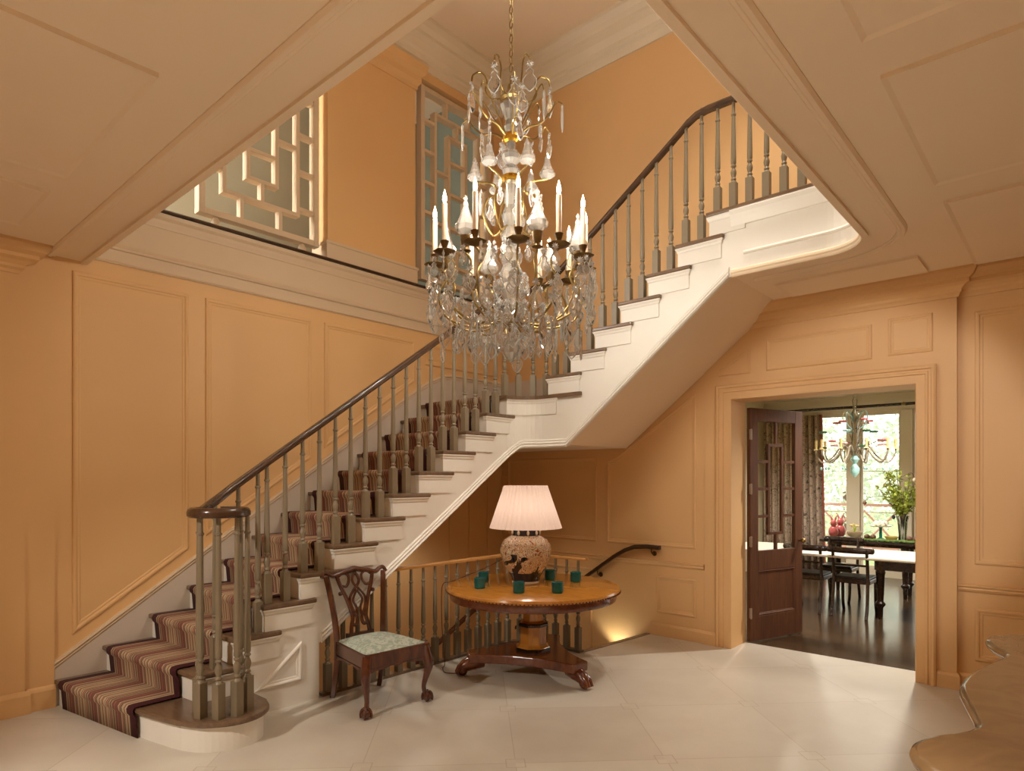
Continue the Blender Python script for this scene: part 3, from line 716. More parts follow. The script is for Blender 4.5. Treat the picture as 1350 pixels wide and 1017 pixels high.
# ----------------------------------------------------------------- gallery screens
def screen(y0, label):
    t_ = thing('fretwork_screen', label, 'screen', (-5.66, y0, FZ), 0, 'fretwork screens in the gallery')
    W, Hh = 1.15, 2.33; b_ = .11; dx = .045
    def bar(y0_, y1_, z0_, z1_, d=dx, nm='bar'): return MB().box(-d, d, y0_, y1_, z0_, z1_)
    f = MB(); w_ = .055
    f.box(-dx, dx, 0, w_, b_, Hh).box(-dx, dx, W - w_, W, b_, Hh).box(-dx, dx, w_, W - w_, b_, b_ + w_).box(-dx, dx, w_, W - w_, Hh - w_, Hh)
    f.build('frame', UPW, t_, bevel=.003)
    k = .035; d2 = dx - .004
    l = MB()
    def rect(a, b2, c, d_):
        l.box(-d2, d2, a, a + k, c, d_).box(-d2, d2, b2 - k, b2, c, d_).box(-d2, d2, a + k, b2 - k, c, c + k).box(-d2, d2, a + k, b2 - k, d_ - k, d_)
    rect(.205, W - .205, b_ + .235, Hh - .235)
    rect(.42, W - .42, b_ + .43, Hh - .42)
    d3 = d2 - .004
    for z in (.43, .79, 1.145, 1.50, 1.86): l.box(-d3, d3, W - .205, W - w_, z - k / 2, z + k / 2); 
    for z in (.55, .90, 1.24, 1.60, 1.95): l.box(-d3, d3, w_, .205, z - k / 2, z + k / 2)
    for y in (.38, .75): l.box(-d3, d3, y - k / 2, y + k / 2, b_ + w_, b_ + .235)
    for y in (.40, .77): l.box(-d3, d3, y - k / 2, y + k / 2, Hh - .235, Hh - w_)
    for z in (1.0, 1.55): l.box(-d3, d3, W - .42, W - .24, z - k / 2, z + k / 2)
    for z in (.82, 1.42): l.box(-d3, d3, .24, .42, z - k / 2, z + k / 2)
    l.box(-d3, d3, W / 2 - .02, W / 2 + .015, b_ + .27, b_ + .43).box(-d3, d3, W / 2 - .02, W / 2 + .015, Hh - .42, Hh - .27)
    for z in (.82, 1.22, 1.60): l.box(-d3, d3, .455, W - .455, z - k / 2, z + k / 2)
    l.build('fretwork', UPW, t_, bevel=.002)
    for y in (.16, W - .16): MB().lathe([(.028, 0), (.038, .02), (.038, .07), (.02, .11)], 14, at=(0, y, .004)).build('foot', UPW, t_, smooth=.6)
    return t_
screen(2.305, 'pale fretwork screen on the gallery ledge left of the wall pier')
screen(4.76, 'pale fretwork screen on the gallery behind the crystal chandelier')

# ================================================================= LAMPS / CHANDELIER
CH = (-2.83, 3.17)
zc = lambda py: 1.65 + (632 - py) * .00502
ch = thing('chandelier', 'large brass and crystal chandelier with lit candles hanging in the stairwell', 'chandelier', (CH[0], CH[1], 0))
# chain
m_ = MB(); z = zc(95); i = 0
while z < UZ - .05:
    a_ = i % 2 * PI / 2; pts_ = []
    for k in range(9):
        q = 2 * PI * k / 8; u = .014 * cos(q); pts_.append((u * cos(a_), u * sin(a_), z + .03 + .03 * sin(q)))
    m_.tube(pts_, .0035, 5); z += .048; i += 1
m_.build('chain', BRASS, ch, smooth=.7)
MB().lathe([(.02, UZ - .09), (.05, UZ - .06), (.075, UZ - .02), (.08, UZ)], 20).build('ceiling_rose', BRASS, ch, smooth=.7)
# stem
def stemp(nm, prof, mat=CRYST, seg=12): MB().lathe(prof, seg).build(nm, mat, ch)
MB().tube([(0, 0, zc(465)), (0, 0, zc(100))], .008, 8).build('rod', BRASS, ch)
stemp('finial_cup', [(.02, zc(112)), (.03, zc(120)), (.06, zc(126)), (.075, zc(131)), (.06, zc(134))], BRASS, 16)
stemp('stem_vase', [(.04, zc(166)), (.035, zc(158)), (.062, zc(148)), (.075, zc(140)), (.055, zc(133)), (.06, zc(131))])
stemp('stem_vase', [(.03, zc(181)), (.045, zc(174)), (.05, zc(168)), (.035, zc(160)), (.04, zc(158))])
stemp('collar', [(.03, zc(188)), (.05, zc(186)), (.055, zc(182)), (.05, zc(178)), (.03, zc(177))], GOLD, 18)
stemp('stem_vase', [(.02, zc(202)), (.03, zc(196)), (.03, zc(188))])
stemp('stem_vase', [(.03, zc(218)), (.06, zc(212)), (.066, zc(206)), (.05, zc(201)), (.02, zc(199))])
stemp('stem_vase', [(.05, zc(232)), (.062, zc(226)), (.045, zc(220)), (.03, zc(218))])
stemp('collar', [(.04, zc(240)), (.06, zc(237)), (.06, zc(233)), (.04, zc(231))], GOLD, 18)
pr = [(.04, zc(415)), (.07, zc(405)), (.05, zc(396)), (.075, zc(384)), (.05, zc(374)), (.085, zc(362)), (.055, zc(350)), (.08, zc(338)), (.045, zc(326)), (.07, zc(312)), (.045, zc(300)), (.065, zc(285)), (.04, zc(272)), (.05, zc(258)), (.035, zc(244)), (.045, zc(240))]
stemp('stem_column', pr, CRYST, 14)
stemp('collar', [(.05, zc(428)), (.075, zc(423)), (.075, zc(418)), (.04, zc(414))], BRASS, 20)
stemp('bottom_ball', [(.004, zc(478)), (.03, zc(474)), (.052, zc(466)), (.058, zc(458)), (.045, zc(449)), (.02, zc(444)), (.03, zc(440))], CRYST, 12)
# pendants and rosettes
NP = [0]; extra = MB()
def kite(wd, ht, rr_=.0040):
    m_ = MB(); th = .006; c = [m_.bm.verts.new((0, s * th, -ht * .58)) for s in (1, -1)]
    out = [(0, 0), (.26, -.16), (.22, -.28), (.5, -.52), (.46, -.70), (.25, -.88), (0, -1.), (-.25, -.88), (-.46, -.70), (-.5, -.52), (-.22, -.28), (-.26, -.16)]
    v = [m_.bm.verts.new((x * wd, 0, z * ht)) for x, z in out]
    for i in range(len(v)):
        a_, b_ = v[i], v[(i + 1) % len(v)]
        m_.bm.faces.new((a_, b_, c[0])); m_.bm.faces.new((b_, a_, c[1]))
    P = [(x * wd, 0, z * ht) for x, z in out] + [(0, 0, 0), (.26 * wd, 0, -.16 * ht)]
    m_.tube(P, [rr_ * (1.25 if i % 2 else .8) for i in range(len(P))], 5, mi=1)
    return m_
def mesh_of(mb, name, mat):
    o = mb.build(name, mat); me = o.data; bpy.data.objects.remove(o); return me
KITE = mesh_of(kite(.070, .115), 'crystal_pendant', [PLATE, RIM])
PEAR = mesh_of(kite(.088, .155), 'crystal_pendant', [PLATE, RIM])
def icicle():
    return MB().lathe([(.003, 0), (.008, -.012), (.006, -.03), (.008, -.04), (.007, -.12), (.002, -.15)], 6)
ICE = mesh_of(icicle(), 'crystal_icicle', RIM)
def rosette():
    m_ = MB(); n = 20; v = [m_.bm.verts.new(((.030 if i % 2 else .016) * cos(2 * PI * i / n), 0, (.030 if i % 2 else .016) * sin(2 * PI * i / n))) for i in range(n)]
    c = [m_.bm.verts.new((0, s * .010, 0)) for s in (1, -1)]
    for i in range(n):
        m_.bm.faces.new((v[i], v[(i + 1) % n], c[0])); m_.bm.faces.new((v[(i + 1) % n], v[i], c[1]))
    return m_
ROS = mesh_of(rosette(), 'crystal_rosette', RIM)
cnt = {}
def hang(me, r_, a_, z, par=ch, sc=1., tw=0., pz=0):
    nm = me.name.split('.')[0]
    cnt[nm] = cnt.get(nm, 0) + 1
    if cnt[nm] > 100:
        tmp = me.copy(); tmp.transform(Matrix.Translation((r_ * cos(a_), r_ * sin(a_), z)) @ Matrix.Rotation(a_ + PI / 2 + tw, 4, 'Z') @ Matrix.Diagonal((sc, sc, sc, 1)))
        if me in (ROS, ICE):
            for p in tmp.polygons: p.material_index = 1
        extra.bm.from_mesh(tmp); bpy.data.meshes.remove(tmp); return
    o = bpy.data.objects.new(nm, me); COL.objects.link(o); o.parent = par
    o.location = (r_ * cos(a_), r_ * sin(a_), z); o.rotation_euler = (0, 0, a_ + PI / 2 + tw); o.scale = (sc, sc, sc)
def drop(r_, a_, z, me=None, sc=1.):
    tw = random.uniform(-.7, .7)
    hang(ROS, r_, a_, z, tw=tw, sc=sc); hang(me or KITE, r_, a_, z - .024 * sc, tw=tw, sc=sc)
FWD = TH + PI / 2           # world angle of the view direction
A0 = FWD + PI + radians(5)  # towards the camera
# candle arms
for i in range(12):
    a_ = A0 + 2 * PI * i / 12; dx_, dy_ = cos(a_), sin(a_)
    pr_ = [(.06, zc(421)), (.16, zc(431)), (.30, 2.66), (.43, 2.72), (.475, 2.86), (.43, 2.95), (.44, 3.01), (.50, 3.03)]
    arm = MB().tube([(r_ * dx_, r_ * dy_, z) for r_, z in spline([(p, 0, q) for p, q in pr_], 5) for r_, z in [(r_, z)]] if False else [(p.x * dx_, p.x * dy_, p.z) for p in spline([(p, 0, q) for p, q in pr_], 5)], .0075, 7).build('arm', BRASS, ch, smooth=.8)
    cx_, cy_ = .50 * dx_, .50 * dy_
    m_ = MB(); n = 12
    m_.lathe([(.012, 3.03), (.03, 3.036), (.062, 3.05), (.066, 3.056), (.03, 3.046), (.016, 3.045)], 14, at=(cx_, cy_, 0), wob=lambda q: 1.0 + .10 * (q % 2))
    m_.build('drip_pan', BRONZE, arm, smooth=.6)
    MB().lathe([(.016, 3.045), (.013, 3.07), (.022, 3.10), (.028, 3.12), (.024, 3.122)], 12, at=(cx_, cy_, 0)).build('candle_cup', BRONZE, arm, smooth=.6)
    MB().lathe([(.017, 3.11), (.0165, 3.35), (.008, 3.36)], 12, at=(cx_, cy_, 0)).build('candle', CANDLE, arm, smooth=.6)
    MB().lathe([(.006, 3.355), (.0135, 3.375), (.0125, 3.395), (.006, 3.42), (.001, 3.44)], 10, at=(cx_, cy_, 0)).build('flame_bulb', FLAME, arm, smooth=3)
    light('candle_light', 'POINT', (CH[0] + .50 * dx_, CH[1] + .50 * dy_, 3.40), 17, (1, .93, .80), .022)
    for da in (-.11, .11): drop(.545, a_ + da, 3.02, KITE, .8)
    drop(.46, a_ + .02, 2.84, PEAR, .85)
    drop(.55, a_ + PI / 12, 2.98, PEAR, .9); drop(.52, a_ - .05, 2.90, KITE, 1.)
# crystal spires on cups
for i in range(6):
    a_ = A0 + 2 * PI * i / 6 + PI / 12 + .02; r_ = .44; cx_, cy_ = r_ * cos(a_), r_ * sin(a_)
    pr_ = [(.06, 2.70), (.2, 2.66), (.35, 2.74), (.41, 2.88), (.39, 2.99), (.44, 3.03)]
    s_ = MB().tube([(p.x * cos(a_), p.x * sin(a_), p.z) for p in spline([(p, 0, q) for p, q in pr_], 5)], .007, 7).build('spire_arm', BRASS, ch, smooth=.8)
    MB().lathe([(.012, 3.03), (.035, 3.04), (.022, 3.06), (.03, 3.10), (.034, 3.13), (.02, 3.132)], 12, at=(cx_, cy_, 0)).build('spire_cup', BRONZE, s_, smooth=.6)
    MB().lathe([(.02, 3.13), (.062, 3.16), (.066, 3.19), (.042, 3.235), (.026, 3.28), (.016, 3.305), (.020, 3.32), (.009, 3.345), (.013, 3.36), (.001, 3.385)], 8, at=(cx_, cy_, 0)).build('spire', CRYST, s_)
# scrolls with small spires higher up
for i in range(6):
    a_ = A0 + 2 * PI * i / 6 + .35
    pr_ = [(.05, zc(300)), (.12, zc(310)), (.18, zc(285)), (.16, zc(262)), (.10, zc(255)), (.12, zc(242)), (.24, zc(238))]
    s_ = MB().tube([(p.x * cos(a_), p.x * sin(a_), p.z) for p in spline([(p, 0, q) for p, q in pr_], 5)], .007, 7).build('scroll', BRASS, ch, smooth=.8)
    cx_, cy_ = .24 * cos(a_), .24 * sin(a_); b0_ = zc(238)
    MB().lathe([(.012, b0_), (.05, b0_ + .02), (.052, b0_ + .04), (.03, b0_ + .075), (.018, b0_ + .12), (.02, b0_ + .13), (.01, b0_ + .15), (.001, b0_ + .17)], 8, at=(cx_, cy_, 0)).build('spire', CRYST, s_)
    drop(.20, a_ + .25, zc(258), KITE); drop(.18, a_ - .2, zc(276), KITE, .9)
    hang(ICE, .22, a_ + .5, zc(262))
# middle crown of arms
for i in range(6):
    a_ = A0 + 2 * PI * i / 6 + .1
    pr_ = [(.045, zc(182)), (.12, zc(172)), (.20, zc(170)), (.27, zc(158)), (.31, zc(146)), (.35, zc(150))]
    MB().tube([(p.x * cos(a_), p.x * sin(a_), p.z) for p in spline([(p, 0, q) for p, q in pr_], 5)], [.008 - .004 * q / 25 for q in range(26)], 7).build('crown_arm', BRASS, ch, smooth=.8)
    (hang(ICE, .35, a_, zc(151), sc=1.2) if i % 3 == 1 else drop(.35, a_, zc(155), PEAR, .9))
    drop(.20, a_ + .1, zc(176), KITE, 1.05)
# top crown
for i in range(6):
    a_ = A0 + 2 * PI * i / 6 + .55
    pr_ = [(.05, zc(130)), (.13, zc(132)), (.17, zc(122)), (.16, zc(108)), (.20, zc(98)), (.25, zc(102)), (.26, zc(110))]
    if i % 3 == 0: pr_ = [(.05, zc(130)), (.10, zc(124)), (.12, zc(108)), (.13, zc(95)), (.16, zc(88)), (.19, zc(94)), (.2, zc(98))]
    MB().tube([(p.x * cos(a_), p.x * sin(a_), p.z) for p in spline([(p, 0, q) for p, q in pr_], 5)], .0055, 7).build('crown_arm', BRASS, ch, smooth=.8)
    drop(pr_[-1][0], a_, pr_[-1][1] - .03, PEAR, 1.0)
    pr_ = [(.05, zc(176)), (.10, zc(160)), (.15, zc(142)), (.19, zc(128)), (.22, zc(122)), (.235, zc(130))]
    MB().tube([(p.x * cos(a_ + .5), p.x * sin(a_ + .5), p.z) for p in spline([(p, 0, q) for p, q in pr_], 5)], .005, 7).build('crown_arm', BRASS, ch, smooth=.8)
    (drop(.235, a_ + .5, zc(132), PEAR, .95) if i % 2 else hang(ICE, .235, a_ + .5, zc(131), sc=1.3))
# lower rings of drops
for i in range(24): drop(.40 + .06 * (i % 2), A0 + 2 * PI * (i + .3) / 24, 2.70 - .05 * (i % 3), PEAR if i % 2 else KITE, .95)
for i in range(14): drop(.27, A0 + 2 * PI * i / 14, 2.64, PEAR, .85)
for i in range(10): drop(.14, A0 + 2 * PI * i / 10, 2.63, KITE)
for i in range(24): drop(.54, A0 + 2 * PI * (i + .7) / 24, 2.80 + .04 * (i % 2), KITE if i % 2 else PEAR, .9)
for i in range(20): drop(.36, A0 + 2 * PI * (i + .5) / 20, 2.72, KITE, .9)
for i in range(26): hang(ROS, .30 + .2 * random.random(), random.uniform(0, 6.28), random.uniform(2.62, 2.95), tw=random.uniform(-.8, .8))
for i in range(8): drop(.09, A0 + 2 * PI * (i + .5) / 8, 2.80, KITE, .9); drop(.11, A0 + 2 * PI * i / 8, 2.98, KITE, .8); drop(.12, A0 + 2 * PI * i / 8 + .3, 3.2, KITE, .7)
for i in range(12): hang(ICE, .33, A0 + 2 * PI * (i + .5) / 12, 2.68)
MB().lathe([(.22, 2.655), (.232, 2.66), (.22, 2.665), (.212, 2.66), (.22, 2.655)], 32, cap=False).build('ring', BRASS, ch, smooth=.7)
xo = extra.build('crystal_drops', [PLATE, RIM], ch, norm=False); xo['kind'] = 'stuff'
# lights outside the view: doorway and stair-foot ones inferred, the others added fill
def unseen_downlight(x, y, z, e, label, spot=100, aim=None, col=(1, .93, .82), size=.06, blend=.6):
    d_ = thing('unseen_downlight', label, 'light', (x, y, z))
    MB().lathe([(.06, -.006), (.075, -.004), (.075, 0), (.045, .0), (.045, -.004)], 20, cap=False).build('trim_ring', STEEL, d_)
    MB().lathe([(.045, -.003), (.045, -.001)], 20).build('lens', LED, d_)
    rot = (0, 0, 0)
    if aim: rot = tuple((Vector(aim) - Vector((x, y, z - .03))).to_track_quat('-Z', 'Y').to_euler())
    light('unseen_downlight_beam', 'SPOT', (x, y, z - .03), e, col, size, rot=rot, spot_size=radians(spot), spot_blend=blend)
unseen_downlight(.30, 2.3, CZ, 300, 'recessed ceiling light turned towards the dining doorway', 40, (-1.55, 6.1, 1.75), col=(1, 1.0, 1.06), blend=.45)
unseen_downlight(1.0, 4.0, CZ, 8, 'unseen fill light near the right-hand wall panelling', 120)
unseen_downlight(-1.0, .9, CZ, 380, 'added bounce light in front of the stairwell opening', 74)  # added with the two below to brighten the ceiling by floor bounce
unseen_downlight(-2.9, -.6, CZ, 160, 'added bounce light behind the camera towards the left wall', 80)
unseen_downlight(.9, -.1, CZ, 520, 'added bounce light on the near side of the marble console', 74)
unseen_downlight(-1.5, 4.4, UZ, 480, 'unseen fill light in the high stairwell ceiling', 120, size=.25)  # unseen soft source that keeps the hall floor bright
unseen_downlight(-3.2, -1.6, CZ, 480, 'recessed ceiling light turned towards the foot of the stairs', 44, (-4.3, 2.1, .4), blend=.7)
unseen_downlight(-5.0, 4.05, 1.36, 26, 'small added fill light under the lower flight above the basement stair', 150, size=.12)  # added to lift the dim wall under the stairs
unseen_downlight(-1.2, 7.9, 3.08, 380, 'added fill light in the dining room ceiling near the doorway', 140)  # added with the next one to brighten the dining room
unseen_downlight(-3.2, 9.6, 3.08, 380, 'added fill light in the dining room ceiling near the curtain', 140)

# ================================================================= FURNITURE
# --- carved side chair
sc_ = thing('side_chair', 'carved mahogany side chair with pale damask seat standing against the stair', 'chair', (-3.925, 2.905, 0), radians(-4))
m_ = MB()
seat_o = [(.275, -.275), (.275, .275), (-.25, .215), (-.25, -.215)]
m_.prism(seat_o, .335, .435)
m_.build('seat_rail', MAHOG, sc_, bevel=.008)
m_ = MB()
ap = []
def apron(p0, p1):
    a_ = Vector((*p0, 0)); b_ = Vector((*p1, 0)); n = 24; d_ = (b_ - a_); nn = Vector((d_.y, -d_.x, 0)).normalized() * .011
    pr = None
    for i in range(n + 1):
        t_ = i / n; dz = .032 * (abs(2 * t_ - 1) ** 2.2) + .014 * (cos((t_ - .5) * 8 * PI) * .5 + .5) * (1 - abs(2 * t_ - 1))
        p = a_ + d_ * t_; q = [m_.bm.verts.new(v_) for v_ in ((*(p + nn).xy, .336), (*(p - nn).xy, .336), (*(p - nn).xy, .332 - dz), (*(p + nn).xy, .332 - dz))]
        if pr:
            for j in range(4): m_.bm.faces.new((pr[j], pr[(j + 1) % 4], q[(j + 1) % 4], q[j]))
        pr = q
apron((.262, -.25), (.262, .25)); apron((-.22, -.215), (.25, -.262)); apron((-.22, .215), (.25, .262))
m_.build('apron', MAHOG, sc_)
m_ = MB(); n = 5
g_ = []
for i in range(9):
    for j in range(9):
        u = -1 + i / 4; v = -1 + j / 4; wy = .262 - .030 * (1 - u) / 1.0; hgt = .437 + .045 * (1 - u**4) * (1 - v**4) ** .8
        g_.append(m_.bm.verts.new((.005 + u * .255, v * (wy if True else 0), hgt)))
for i in range(8):
    for j in range(8): m_.bm.faces.new((g_[i * 9 + j], g_[(i + 1) * 9 + j], g_[(i + 1) * 9 + j + 1], g_[i * 9 + j + 1]))
m_.build('seat', DAMASK, sc_, smooth=3, sub=1)
def cabriole(sy):
    m_ = MB(); d = .7071
    pts_ = [(0, .42), (.012, .36), (.030, .30), (.028, .25), (.005, .17), (-.008, .11), (.0, .065), (.014, .04)]
    rad = [.034, .036, .036, .030, .021, .017, .017, .022]
    P = spline([(p, 0, z) for p, z in pts_], 4); rr_ = [rad[min(int(i / 4), 7)] + (rad[min(int(i / 4) + 1, 7)] - rad[min(int(i / 4), 7)]) * (i % 4) / 4 for i in range(len(P))]
    bx, by = .250, .248 * sy
    m_.tube([(bx + p.x * d, by + p.x * d * sy, p.z) for p in P], rr_, 12)
    fx, fy = bx + .018 * d, by + .018 * d * sy
    m_.ball((fx, fy, .034), .034, 14, 10)
    for k in range(4):   # claws over the ball
        a_ = k * PI / 2 + PI / 4
        cl = [(fx + .012 * cos(a_), fy + .012 * sin(a_), .075), (fx + .030 * cos(a_), fy + .030 * sin(a_), .058), (fx + .039 * cos(a_), fy + .039 * sin(a_), .034), (fx + .036 * cos(a_), fy + .036 * sin(a_), .008)]
        m_.tube(spline(cl, 3), [.010] * 5 + [.008] * 5, 7)
    # knee scrolls
    m_.tube(spline([(bx - .01, by - .03 * sy, .335), (bx - .012, by - .05 * sy, .315), (bx - .008, by - .062 * sy, .33)], 4), .012, 8)
    m_.tube(spline([(bx - .03, by - .01 * sy, .335), (bx - .05, by - .012 * sy, .315), (bx - .062, by - .008 * sy, .33)], 4), .012, 8)
    return m_
for s in (-1, 1): cabriole(s).build('leg', MAHOG, sc_, smooth=.9)
for s in (-1, 1):
    P = spline([(-.300, .205 * s, .0), (-.275, .203 * s, .08), (-.245, .20 * s, .25), (-.240, .20 * s, .42), (-.255, .212 * s, .60), (-.285, .232 * s, .78), (-.315, .250 * s, .915)], 5)
    MB().tube(P, [.022 - .004 * abs(i / 30 - .5) for i in range(31)], 4, sq=(1.25, 1.25)).build('back_leg', MAHOG, sc_, smooth=.5, bevel=.004)
bxz = lambda z: -.240 - .09 * max(0, (z - .45) / .47) ** 1.3
def rib(pts_, r=.011, flat=1.): return [(bxz(z) , y, z) for y, z in [(p.x, p.y) for p in spline([(a_, b_, 0) for a_, b_ in pts_], 6)]], r
m_ = MB()
cp = [(-.285, .905), (-.262, .940), (-.225, .932), (-.185, .912), (-.12, .928), (-.05, .940), (0, .950), (.05, .940), (.12, .928), (.185, .912), (.225, .932), (.262, .940), (.285, .905)]
P, _ = rib(cp); m_.tube(P, [.017 + .010 * exp(-((i - 36) / 22) ** 2) for i in range(len(P))], 8, sq=(1, .8))
m_.build('crest_rail', MAHOG, sc_, smooth=.9)
m_ = MB()
def r2(pts_, r=.012):
    for s in (-1, 1):
        P, _ = rib([(a_ * s, b_) for a_, b_ in pts_]); m_.tube(P, r, 8, sq=(.9, 1.1))
r2([(.080, .47), (.072, .53), (.058, .58), (.062, .62), (.078, .68), (.10, .75), (.13, .82), (.150, .885), (.155, .925)], .015)
r2([(.0, .925), (.028, .875), (.018, .835), (-.03, .785), (-.065, .73), (-.055, .66), (-.03, .61)], .010)
r2([(.145, .90), (.10, .925), (.06, .905), (.058, .865), (.085, .825), (.125, .83)], .010)
r2([(.02, .60), (.018, .66), (.04, .72), (.0, .79)], .009)
r2([(.075, .545), (.04, .53), (.022, .555), (.028, .60), (.06, .615)], .012)
m_.box(-.262, -.232, -.115, .115, .44, .475)
m_.ball((bxz(.78), .142, .775), .017, 8, 6); m_.ball((bxz(.78), -.142, .775), .017, 8, 6)
m_.build('splat', MAHOG, sc_, smooth=.9)

# --- round pedestal table
TC = (-3.523, 4.228); TR_ = .735
pt = thing('pedestal_table', 'round satinwood pedestal table with dark claw feet carrying the lamp', 'table', (TC[0], TC[1], 0))
MB().lathe([(TR_ - .02, .702), (TR_, .708), (TR_ + .006, .722), (TR_, .737), (TR_ - .012, .742)], 72).build('table_top', TABTOP, pt, smooth=.5)
m_ = MB()
m_.lathe([(TR_ - .045, .635), (TR_ - .03, .64), (TR_ - .025, .66), (TR_ - .03, .70), (TR_ - .02, .706)], 72)
m_.build('apron', TABEDGE, pt, smooth=.5)
m_ = MB()
for i in range(150):
    a_ = 2 * PI * i / 150; m_.ball((TR_ * cos(a_) * 1.006, TR_ * sin(a_) * 1.004, .711), .0075, 5, 4)
m_.build('beading', TABEDGE, pt)
m_ = MB(); m_.lathe([(.15, .20), (.15, .222), (.125, .24), (.118, .25), (.118, .40), (.125, .405), (.13, .42), (.12, .432), (.088, .445), (.080, .60), (.10, .628), (.14, .640)], 8, mat=Matrix.Rotation(PI / 8, 4, 'Z'))
m_.build('column', TABTOP, pt, bevel=.004)
MB().lathe([(.155, .195), (.158, .215), (.15, .222)], 8, mat=Matrix.Rotation(PI / 8, 4, 'Z')).build('base_band', DARKW, pt)
MB().lathe([(.128, .40), (.136, .408), (.136, .42), (.124, .43)], 8, mat=Matrix.Rotation(PI / 8, 4, 'Z')).build('column_band', DARKW, pt)
FA = [radians(232), radians(352), radians(112)]
out = []
for i in range(3):
    a_, b_ = FA[i], FA[i] + 2 * PI / 3
    e = .085
    pA = (.56 * cos(a_) - e * -sin(a_) * -1, .56 * sin(a_) + e * cos(a_)); pB = (.56 * cos(b_) + e * sin(b_), .56 * sin(b_) - e * cos(b_))
    pM = (.19 * cos((a_ + b_) / 2), .19 * sin((a_ + b_) / 2))
    pA = (.56 * cos(a_) - e * sin(a_), .56 * sin(a_) + e * cos(a_))
    for k in range(11):
        t_ = k / 10; u = 1 - t_
        q = (u * u * pA[0] + 2 * u * t_ * pM[0] * 1.0 + t_ * t_ * pB[0], u * u * pA[1] + 2 * u * t_ * pM[1] + t_ * t_ * pB[1]); out.append(q)
MB().prism(out, .12, .195).build('platform', TABEDGE, pt, bevel=.008)
for a_ in FA:
    c_, s_ = cos(a_), sin(a_); m_ = MB()
    m_.tube(spline([(.42 * c_, .42 * s_, .10), (.50 * c_, .50 * s_, .105), (.575 * c_, .575 * s_, .085), (.61 * c_, .61 * s_, .05)], 4), [.04, .045, .052, .056, .06, .06, .058, .056, .055, .052, .05, .048, .045], 10)
    m_.ball((.605 * c_, .605 * s_, .046), .046, 12, 8)
    for k in (-1, 0, 1):
        m_.tube([(.57 * c_ - .03 * k * s_, .57 * s_ + .03 * k * c_, .115), (.635 * c_ - .034 * k * s_, .635 * s_ + .034 * k * c_, .07), (.655 * c_ - .03 * k * s_, .655 * s_ + .03 * k * c_, .025)], .015, 7)
    m_.build('foot', TABEDGE, pt, smooth=.9)
# --- lamp
LP = (-3.64, 4.27, .742)
la = thing('table_lamp', 'painted porcelain jar lamp with white pleated shade on the round table', 'lamp', LP)
MB().lathe([(.115, 0), (.118, .015), (.110, .03), (.118, .05), (.15, .10), (.19, .17), (.220, .25), (.226, .30), (.215, .345), (.185, .385), (.14, .41), (.122, .42)], 40).build('jar', PORC, la, smooth=3)
m_ = MB(); m_.lathe([(.119, .028), (.124, .055), (.152, .10), (.150, .102), (.116, .052), (.112, .03)], 40); m_.lathe([(.121, .418), (.118, .47), (.05, .475)], 40)
m_.build('glaze_band', INKB, la, smooth=.8)
m_ = MB()
for i in range(9):
    a_ = 2 * PI * i / 9; m_.ball((.121 * cos(a_), .121 * sin(a_), .444), .021, 10, 6, sc=(.6, .6, 1))
m_.lathe([(.118, -.001), (.120, .016), (.112, .026)], 40)
m_.build('glaze_medallion', IVORYG, la, smooth=3)
MB().tube([(0, 0, .47), (0, 0, .70)], .008, 8).lathe([(.03, .47), (.03, .485), (.012, .50)], 12).build('lamp_stem', BRASS, la, smooth=.6)
MB().lathe([(.30, .482), (.312, .483), (.188, .852), (.178, .852)], 160, cap=False, wob=lambda q: 1 + .020 * cos(q * PI / 2 * 1.0)).build('lamp_shade', SHADE, la)
MB().ball((0, 0, .66), .035, 12, 8).build('bulb', emit('bulb_glass', (1, .82, .6), 4.), la, smooth=3)
light('lamp_light', 'POINT', (LP[0], LP[1], LP[2] + .60), 4.2, (1, .86, .74), .05)
MB().tube(spline([(-.13, .02, .20), (-.20, .02, .22), (-.30, -.22, .12), (-.46, -.44, .02), (-.505, -.50, .005), (-.515, -.52, -.08), (-.53, -.50, -.4), (-.55, -.45, -.70), (-.52, -.50, -.732), (-.40, -.58, -.734), (-.28, -.50, -.734)], 6), .0035, 6).build('power_cord', MAHOG, la, smooth=1)
# --- votive glasses
VL = [(632.5, 776, 'teal glass votive at the left front edge of the lamp table'), (637.5, 767.5, 'teal glass votive behind the leftmost one on the lamp table'), (684, 782, 'teal glass votive in front of the lamp jar, left of centre'), (735, 782, 'teal glass votive in front of the lamp jar, right of centre'), (725, 764.5, 'teal glass votive just right behind the lamp jar'), (759, 767.5, 'rightmost teal glass votive on the lamp table')]
def ray(px, py):
    c, s = cos(TH), sin(TH); r = (px - 675) / 846; u = (632 - py) / 846; return (-s + c * r, c + s * r, u)
def onz(px, py, z):
    d = ray(px, py); t_ = (z - H_) / d[2]; return (d[0] * t_, d[1] * t_)
def ony(px, py, y):
    d = ray(px, py); t_ = y / d[1]; return (d[0] * t_, H_ + d[2] * t_)
vme = None
for px, py, lb in VL:
    x, y = onz(px, py, .742)
    if vme is None:
        m_ = MB(); m_.lathe([(.040, 0), (.046, .008), (.048, .02), (.047, .07), (.049, .086), (.046, .088), (.042, .075), (.042, .03)], 20)
        v0_ = thing('votive_glass', lb, 'candle holder', (x, y, .742), 0, 'teal votives on the lamp table'); m_.build('glass', TEAL, v0_, smooth=.7)
        MB().lathe([(.040, .03), (.040, .06), (.004, .062)], 16).build('wax', CANDLE, v0_, smooth=.7)
        vme = v0_
    else: dup(vme, (x, y, .742), 0, lb)
